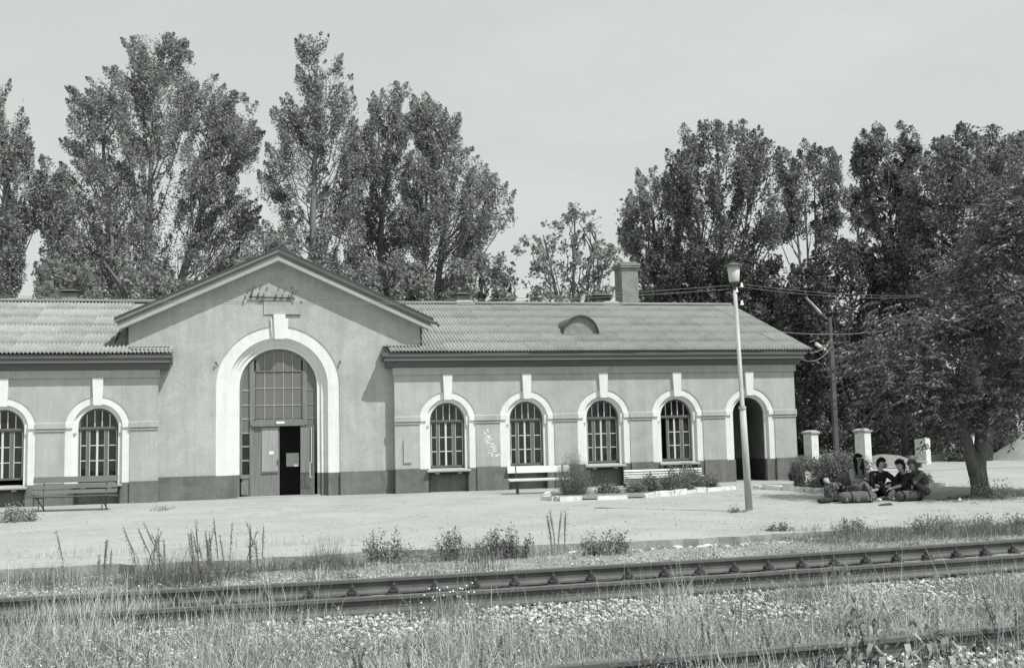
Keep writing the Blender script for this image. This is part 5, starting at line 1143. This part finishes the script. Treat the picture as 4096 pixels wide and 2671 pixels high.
def person(label, base, J, mshirt, mpants, mhair, hair, sleeve=1.0, rot=0.0, hand_l=True, shades=False, sc=1.0, mshoe=None, pants=True, gaze=(0, -1, 0)):
    """J: joint dictionary in local metres (z up)."""
    t = thing('person', label, 'person', base, None, rot); t.scale = (1.08, 1.08, 1.08)
    J = {k: Vector(v) for k, v in J.items()}
    V, Eg, R = [], [], []; ix = {}
    def add(k, p, r): ix[k] = len(V); V.append(Vector(p)); R.append(r)
    def chain(*ks):
        for a, b in zip(ks[:-1], ks[1:]): Eg.append((ix[a], ix[b]))
    add('pelvis', J['pelvis'], (.125, .105)); add('waist', J['pelvis'].lerp(J['chest'], .5), (.115, .095)); add('chest', J['chest'], (.135, .105)); add('neck', J['neck'], .052); add('head0', J['head']-Vector((0, 0, .03)), .07); 
    chain('pelvis', 'waist', 'chest', 'neck', 'head0')
    for s in 'lr':
        add('sh'+s, J['sh'+s], .058); add('el'+s, J['el'+s], .042); add('wr'+s, J['wr'+s], .027); chain('chest', 'sh'+s, 'el'+s, 'wr'+s)
        d = (J['wr'+s]-J['el'+s]).normalized(); side = d.cross(Vector((0, 0, 1))).normalized(); up = side.cross(d)
        add('pa'+s, J['wr'+s]+d*.055, (.036, .018)); chain('wr'+s, 'pa'+s)
        for f_, (off, ln) in enumerate(((-.030, .060), (-.011, .072), (.010, .066), (.030, .050))):
            b0 = J['wr'+s] + d*.085 + side*off; b1 = b0 + (d - up*.35).normalized()*ln*.55; b2 = b1 + (d - up*.9).normalized()*ln*.5
            for q, p in enumerate((b0, b1, b2)): add('f%s%d%d' % (s, f_, q), p, .0095 - .001*q)
            chain('pa'+s, 'f%s%d0' % (s, f_), 'f%s%d1' % (s, f_), 'f%s%d2' % (s, f_))
        tb = J['wr'+s] + d*.03 + side*.035; add('th%s0' % s, tb, .012); add('th%s1' % s, tb + d*.035 + side*.02 - up*.015, .010); chain('pa'+s, 'th%s0' % s, 'th%s1' % s)
        add('hi'+s, J['hi'+s], .085); add('kn'+s, J['kn'+s], .056); add('an'+s, J['an'+s], .036); add('to'+s, J['to'+s], (.036, .026)); chain('pelvis', 'hi'+s, 'kn'+s, 'an'+s, 'to'+s)
    body = link('body', skin_mesh('body', V, Eg, R, m_skin), None, t)
    # head: shaped ellipsoid with brow, nose, chin, joined as its own smooth part
    g = Vector(gaze).normalized(); rt = g.cross(Vector((0, 0, 1))).normalized(); upv = rt.cross(g)
    hb = bmesh.new(); bmesh.ops.create_uvsphere(hb, u_segments=24, v_segments=16, radius=1)
    for v in hb.verts:
        x, y, z = v.co; jaw = 1 - .28*max(-z, 0)**1.3; fx = x*.074*jaw; fz = z*.115; fy = y*.092*(1-.12*max(-z, 0))
        if y > .5:
            if abs(x) < .22 and -.25 < z < .15: fy += .020*(1-abs(x)/.22)*(1-(z+.05)/.2*.3 if z > -.05 else 1-abs(z+.05)*3)
            if .1 < z < .35: fy += .004
            if .12 < abs(x) < .5 and -.02 < z < .16: fy -= .009
            if -.55 < z < -.42 and abs(x) < .35: fy -= .006
        v.co = rt*fx + g*fy + upv*fz
    hm = bpy.data.meshes.new('head'); hb.to_mesh(hm); hb.free(); hm.shade_smooth(); link('head', hm, m_skin, t, loc=J['head']+Vector((0, 0, .03)))
    hc = J['head']+Vector((0, 0, .03))
    fc = MB()
    for sx in (-1, 1):
        c0 = hc + rt*.03*sx + g*.083 + upv*.008
        if shades: fc.hull8([c0-rt*.026-upv*.018, c0+rt*.026-upv*.018, c0+rt*.026-upv*.018+g*.012, c0-rt*.026-upv*.018+g*.012], [c0-rt*.028+upv*.018, c0+rt*.028+upv*.018, c0+rt*.028+upv*.018+g*.012, c0-rt*.028+upv*.018+g*.012])
        else: fc.tube([c0-rt*.013, c0, c0+rt*.013], [.003, .006, .003], 6); fc.bar(c0-rt*.02+upv*.022, c0+rt*.02+upv*.024, .006, .006)
    if shades: fc.bar(hc-rt*.07+g*.07+upv*.016, hc+rt*.07+g*.07+upv*.016, .005, .006)
    fc.build('sunglasses' if shades else 'eyes', m_strap, t)
    MB().tube([hc-rt*.022+g*.088-upv*.058, hc+g*.093-upv*.06, hc+rt*.022+g*.088-upv*.058], [.002, .005, .002], 5).build('mouth', m_cgrey, t)
    er = MB()
    for sx in (-1, 1): er.tube([hc+rt*.072*sx-upv*.03, hc+rt*.08*sx, hc+rt*.074*sx+upv*.03], [.008, .013, .008], 6)
    er.build('ears', m_skin, t)
    # hair: cap of offset shell plus length
    C = []; rg_ = np.random.default_rng(int(abs(base[0])*100)); nn = 2600 if hair == 'long' else 1900
    pts = rg_.normal(size=(nn, 3)); pts /= np.linalg.norm(pts, axis=1, keepdims=True)
    keep = (pts[:, 2] > -.15) | (pts[:, 1] < -.1); keep &= ~((pts[:, 1] > .15) & (pts[:, 2] < .55)); pts = pts[keep]
    bulk = {'short': 1.06, 'curly': 1.22, 'long': 1.16}[hair]
    P3 = (pts[:, :1]*.078*np.array([rt]) + pts[:, 1:2]*.096*np.array([g]) + pts[:, 2:]*.120*np.array([upv]))*bulk + rg_.normal(size=(len(pts), 3))*(.006 if hair != 'curly' else .014)
    if hair == 'long':
        m_ = 1500; a = rg_.uniform(0.30*np.pi, 1.70*np.pi, m_) + np.pi/2; z = rg_.uniform(-.34, .02, m_); ra = .092 + .018*np.sin(a*3)
        P3 = np.concatenate([P3, np.cos(a)[:, None]*ra[:, None]*np.array([rt]) + (np.sin(a)*ra)[:, None]*np.array([g])*.95 + z[:, None]*np.array([upv])])
    hq = np_mesh('hair', leaf_quads(P3, .05 if hair != 'curly' else .035, .55, np.array([[0, 0, -.6]])), 4, mhair); hq.parent = t; hq.location = hc
    shell = bmesh.new(); bmesh.ops.create_uvsphere(shell, u_segments=18, v_segments=12, radius=1)
    for v in list(shell.verts):
        x, y, z = v.co
        if (y > .3 and z < .42) or z < -.45: shell.verts.remove(v)
    for v in shell.verts: x, y, z = v.co; v.co = (rt*x*.079 + g*y*.096 + upv*z*.119)*1.04
    sm_ = bpy.data.meshes.new('hair_cap'); shell.to_mesh(sm_); shell.free(); sm_.shade_smooth(); link('hair_cap', sm_, mhair, t, loc=hc)
    # shirt
    def cloth(name, nodes, edges, m, grow):
        vv = [V[ix[n]] if isinstance(n, str) else n[0] for n in nodes]
        rr_ = []
        for n in nodes:
            r0 = R[ix[n]] if isinstance(n, str) else n[1]
            rr_.append(tuple(a*1.10+grow for a in r0) if hasattr(r0, '__len__') else r0*1.10+grow)
        return link(name, skin_mesh(name, vv, edges, rr_, m), None, t)
    nodes = ['pelvis', 'waist', 'chest', (J['neck'].lerp(J['chest'], .35), .06)]; ed = [(0, 1), (1, 2), (2, 3)]
    for s in 'lr':
        i0 = len(nodes); endp = J['sh'+s].lerp(J['el'+s], min(sleeve, 1)) if sleeve <= 1 else J['el'+s]
        nodes += ['sh'+s, (endp, .046)]; ed += [(2, i0), (i0, i0+1)]
        if sleeve > 1: nodes.append((J['el'+s].lerp(J['wr'+s], sleeve-1), .032)); ed.append((i0+1, i0+2))
    cloth('shirt', nodes, ed, mshirt, .014)
    if pants:
        nodes = ['pelvis']; ed = []
        for s in 'lr': i0 = len(nodes); nodes += ['hi'+s, 'kn'+s, 'an'+s]; ed += [(0, i0), (i0, i0+1), (i0+1, i0+2)]
        cloth('trousers', nodes, ed, mpants, .012)
    for s in 'lr':
        a = J['an'+s]-Vector((0, 0, .01)); b = J['to'+s]; d = (b-a).normalized()
        link('shoe', skin_mesh('shoe', [a, a.lerp(b, .6), b+d*.02], [(0, 1), (1, 2)], [(.045, .04), (.046, .036), (.038, .028)], mshoe or m_cdark), None, t)
    return t
# woman with sunglasses sitting at the back, knees drawn up
person('long-haired woman in sunglasses and light top sitting at the back', (15.00, 24.9, 0.0),
    dict(pelvis=(0, .10, .18), chest=(0, .06, .52), neck=(0, .02, .70), head=(0, -.02, .86), shl=(-.16, .04, .62), elr=(.26, -.14, .40), ell=(-.26, -.14, .40), shr=(.16, .04, .62), wrl=(-.08, -.34, .42), wrr=(.10, -.34, .42),
         hil=(-.10, .02, .16), hir=(.10, .02, .16), knl=(-.13, -.36, .44), knr=(.13, -.36, .44), anl=(-.13, -.48, .07), anr=(.13, -.48, .07), tol=(-.14, -.62, .04), tor=(.14, -.62, .04)),
    m_clight, m_cgrey, m_hair, 'long', sleeve=1.8, shades=True, rot=math.radians(8))
person('man in a dark shirt with cropped dark hair leaning forward, arms on his knees', (15.08, 24.05, 0.0),
    dict(pelvis=(0.04, .16, .17), chest=(0, .04, .50), neck=(-.01, -.04, .66), head=(-.02, -.10, .80), shl=(-.20, .03, .59), shr=(.19, .0, .58), ell=(-.36, -.20, .34), elr=(.34, -.22, .36), wrl=(-.08, -.34, .30), wrr=(.12, -.36, .30),
         hil=(-.10, .08, .15), hir=(.12, .08, .15), knl=(-.20, -.26, .42), knr=(.26, -.26, .40), anl=(-.10, -.38, .07), anr=(.20, -.40, .07), tol=(-.12, -.52, .04), tor=(.18, -.54, .04)),
    m_cblack, m_cblack, m_hair, 'short', sleeve=1.2, rot=math.radians(5), gaze=(.1, -1, -.35), mshoe=m_cgrey)
person('person in a black top with curly dark hair, bent over on the right facing left', (15.62, 23.72, 0.0),
    dict(pelvis=(.12, .10, .16), chest=(-.02, .0, .50), neck=(-.10, -.03, .64), head=(-.20, -.06, .74), shl=(-.10, -.17, .56), shr=(-.04, .18, .57), ell=(-.26, -.24, .34), elr=(-.26, .18, .34), wrl=(-.50, -.16, .27), wrr=(-.50, .10, .30),
         hil=(.06, .0, .15), hir=(.06, .18, .15), knl=(-.34, -.14, .36), knr=(-.34, .24, .38), anl=(-.38, -.20, .06), anr=(-.44, .22, .06), tol=(-.52, -.22, .04), tor=(-.58, .22, .04)),
    m_cblack, m_cblack, m_hair, 'curly', sleeve=1.25, gaze=(-1, -.35, -.25), mshoe=m_cwhite)
person('fair-haired person in a grey shirt with rounded back, behind the curly-haired one', (16.22, 23.98, 0.0),
    dict(pelvis=(.10, .06, .17), chest=(-.02, .0, .50), neck=(-.16, -.04, .64), head=(-.30, -.10, .72), shl=(-.12, -.18, .58), shr=(-.08, .18, .58), ell=(-.34, -.20, .36), elr=(-.34, .18, .36), wrl=(-.56, -.12, .34), wrr=(-.56, .10, .34),
         hil=(.04, -.08, .15), hir=(.04, .14, .15), knl=(-.34, -.14, .40), knr=(-.34, .22, .40), anl=(-.44, -.14, .07), anr=(-.44, .20, .07), tol=(-.58, -.16, .04), tor=(-.58, .22, .04)),
    m_cgrey, m_cgrey, m_hairf, 'curly', sleeve=.9, gaze=(-1, -.2, -.3))
person('person in grey trousers and white shoes resting against the rucksacks', (14.18, 23.85, 0.0),
    dict(pelvis=(-.05, .10, .16), chest=(-.32, .12, .30), neck=(-.48, .10, .38), head=(-.62, .08, .42), shl=(-.36, -.05, .36), shr=(-.36, .28, .36), ell=(-.18, -.10, .22), elr=(-.14, .32, .24), wrl=(.02, -.06, .28), wrr=(.06, .26, .30),
         hil=(.04, .02, .15), hir=(.04, .20, .15), knl=(.26, -.12, .42), knr=(.34, .16, .46), anl=(.30, -.36, .07), anr=(.40, -.10, .22), tol=(.40, -.50, .04), tor=(.54, -.18, .26)),
    m_camo, m_cgrey, m_hair, 'short', sleeve=1.8, gaze=(.3, -.5, .8), mshoe=m_cwhite)

# ------------------------------------------------------------------ bags
def roll(name, label, a, b, r, m, bands, cat='bag', text=None, squash=.8):
    a = Vector(a); b = Vector(b); t = thing(name, label, cat, tuple(a.lerp(b, .5)*Vector((1, 1, 0)) if False else (a.x*.5+b.x*.5, a.y*.5+b.y*.5, 0)))
    d = (b-a); L = d.length; d.normalize(); ang_ = math.atan2(d.y, d.x); t.rotation_euler = (0, 0, ang_)
    n = 16; body = MB(); rbx = random.Random(int(L*100)); K = 9; rads = []
    pts = []
    for i in range(K): u = i/(K-1); pts.append((-L/2+L*u, 0, r*squash)); rads.append(r*(.55+.45*min(1, 6*min(u, 1-u)+.15))*(1+rbx.uniform(-.06, .06)))
    body.tube(pts, rads, n); body.v = [(x, y, r*squash+(z-r*squash)*squash) for x, y, z in body.v]; body.build('bag_body', m, t, True)
    for u in bands:
        x = -L/2+L*u; bd_ = MB().tube([(x-.018, 0, r*squash), (x+.018, 0, r*squash)], [r*1.04, r*1.04], n); bd_.v = [(p, y, r*squash+(z-r*squash)*squash) for p, y, z in bd_.v]; bd_.build('strap', m_strap, t)
    if text:
        for tx, u in text:
            cu = bpy.data.curves.new('print', 'FONT'); cu.body = tx; cu.size = r*.8; cu.align_x = 'CENTER'; cu.extrude = .002
            o = bpy.data.objects.new('tmp', cu); COL.objects.link(o); dg = bpy.context.evaluated_depsgraph_get(); me = bpy.data.meshes.new_from_object(o.evaluated_get(dg)); bpy.data.objects.remove(o, do_unlink=True)
            me.materials.clear(); q = link('printed_letters', me, m_scroll, t); q.location = (-L/2+L*u, -r*1.13, r*.32); q.rotation_euler = (math.radians(84), 0, 0)
    return t
roll('duffel_bag', 'long grey kit bag with worn white letters lying in front of the group', (13.50, 23.35, 0), (14.42, 23.25, 0), .17, m_canvas, (.30, .62, .78), text=(('II', .14), ('IS', .45), ('NT', .80)))
roll('duffel_bag', 'striped grey duffel bag lying at the right of the group', (14.95, 23.15, 0), (15.65, 23.2, 0), .16, m_canvas, (.15, .72, .80, .88))
roll('sleeping_mat', 'rolled dark sleeping mat poking out at the left of the bags', (13.05, 23.5, 0), (13.45, 23.6, 0), .08, m_cdark, (.3,))
def rucksack(label, x, y, w, h, rot, m):
    t = thing('rucksack', label, 'bag', (x, y, 0), 'rucksacks piled beside the group', rot)
    bm = bmesh.new(); bmesh.ops.create_uvsphere(bm, u_segments=20, v_segments=14, radius=1); rk = random.Random(int(x*100))
    for v in bm.verts:
        a, b, c_ = v.co; f_ = lambda q: math.copysign(abs(q)**.6, q); v.co = Vector((f_(a)*w/2*(1+.05*math.sin(c_*7)), f_(b)*w*.35, (f_(c_)+1)*h/2)) + Vector((rk.uniform(-.01, .01),)*3)
    me = bpy.data.meshes.new('bag_body'); bm.to_mesh(me); bm.free(); me.shade_smooth(); link('bag_body', me, m, t)
    MB().box(-w*.3, w*.3, -w*.46, -w*.34, h*.15, h*.5).build('pocket', m, t)
    MB().hull8([(-w*.42, -w*.40, h*.72), (w*.42, -w*.40, h*.72), (w*.42, w*.3, h*.72), (-w*.42, w*.3, h*.72)], [(-w*.36, -w*.33, h*1.04), (w*.36, -w*.33, h*1.04), (w*.36, w*.25, h*1.06), (-w*.36, w*.25, h*1.06)]).build('flap', m, t)
    for sx in (-1, 1): MB().tube([(sx*w*.22, -w*.42, h*.9), (sx*w*.22, -w*.50, h*.5), (sx*w*.22, -w*.42, h*.1)], .012, 5).build('strap', m_strap, t)
    return t
rucksack('camouflage rucksack leaning at the left of the pile', 13.62, 23.85, .42, .44, .5, m_camo)
rucksack('bulging dark rucksack in the middle of the pile', 14.02, 23.62, .40, .36, -.3, m_cdark)
hf = MB().tube([(0, 0, .02), (.10, -.02, .16), (.06, -.02, .30), (-.02, 0, .26)], [.02, .022, .022, .018], 7); tag(hf.build('folded_umbrella', m_strap, None, True, (13.75, 23.7, .28)), 'black curved handle standing up from the camouflage rucksack', 'handle')
cl_ = MB().hull8([(-.17, -.09, 0), (.18, -.06, 0), (.17, .07, 0), (-.15, .09, 0)], [(-.12, -.05, .035), (.12, -.04, .06), (.12, .04, .05), (-.10, .05, .03)])
tag(cl_.build('dropped_cap', m_cdark, None, False, (14.05, 22.25, 0)), 'dark flattened cap lying on the asphalt in front of the bags', 'cap')
sb = MB().bar((0, 0, .03), (.9, .15, .05), .05, .04).bar((.35, .05, .06), (.95, .1, .10), .12, .03).bar((.9, .1, .05), (1.3, .0, .04), .08, .05)
tag(sb.build('wooden_stick', m_gwood, None, False, (15.95, 23.0, 0)), 'broken boards and stick lying in the shade by the tree trunk', 'wood')
pw = MB().poly([(-.06, 0, .01), (0, -.05, .02), (.06, 0, .015), (.02, .06, .05)]).poly([(-.02, 0, .02), (.03, .02, .10), (.05, .05, .02)])
tag(pw.build('paper_scrap', m_paper, None, False, (16.35, 22.7, 0)), 'crumpled white paper lying on the asphalt near the tree', 'litter')
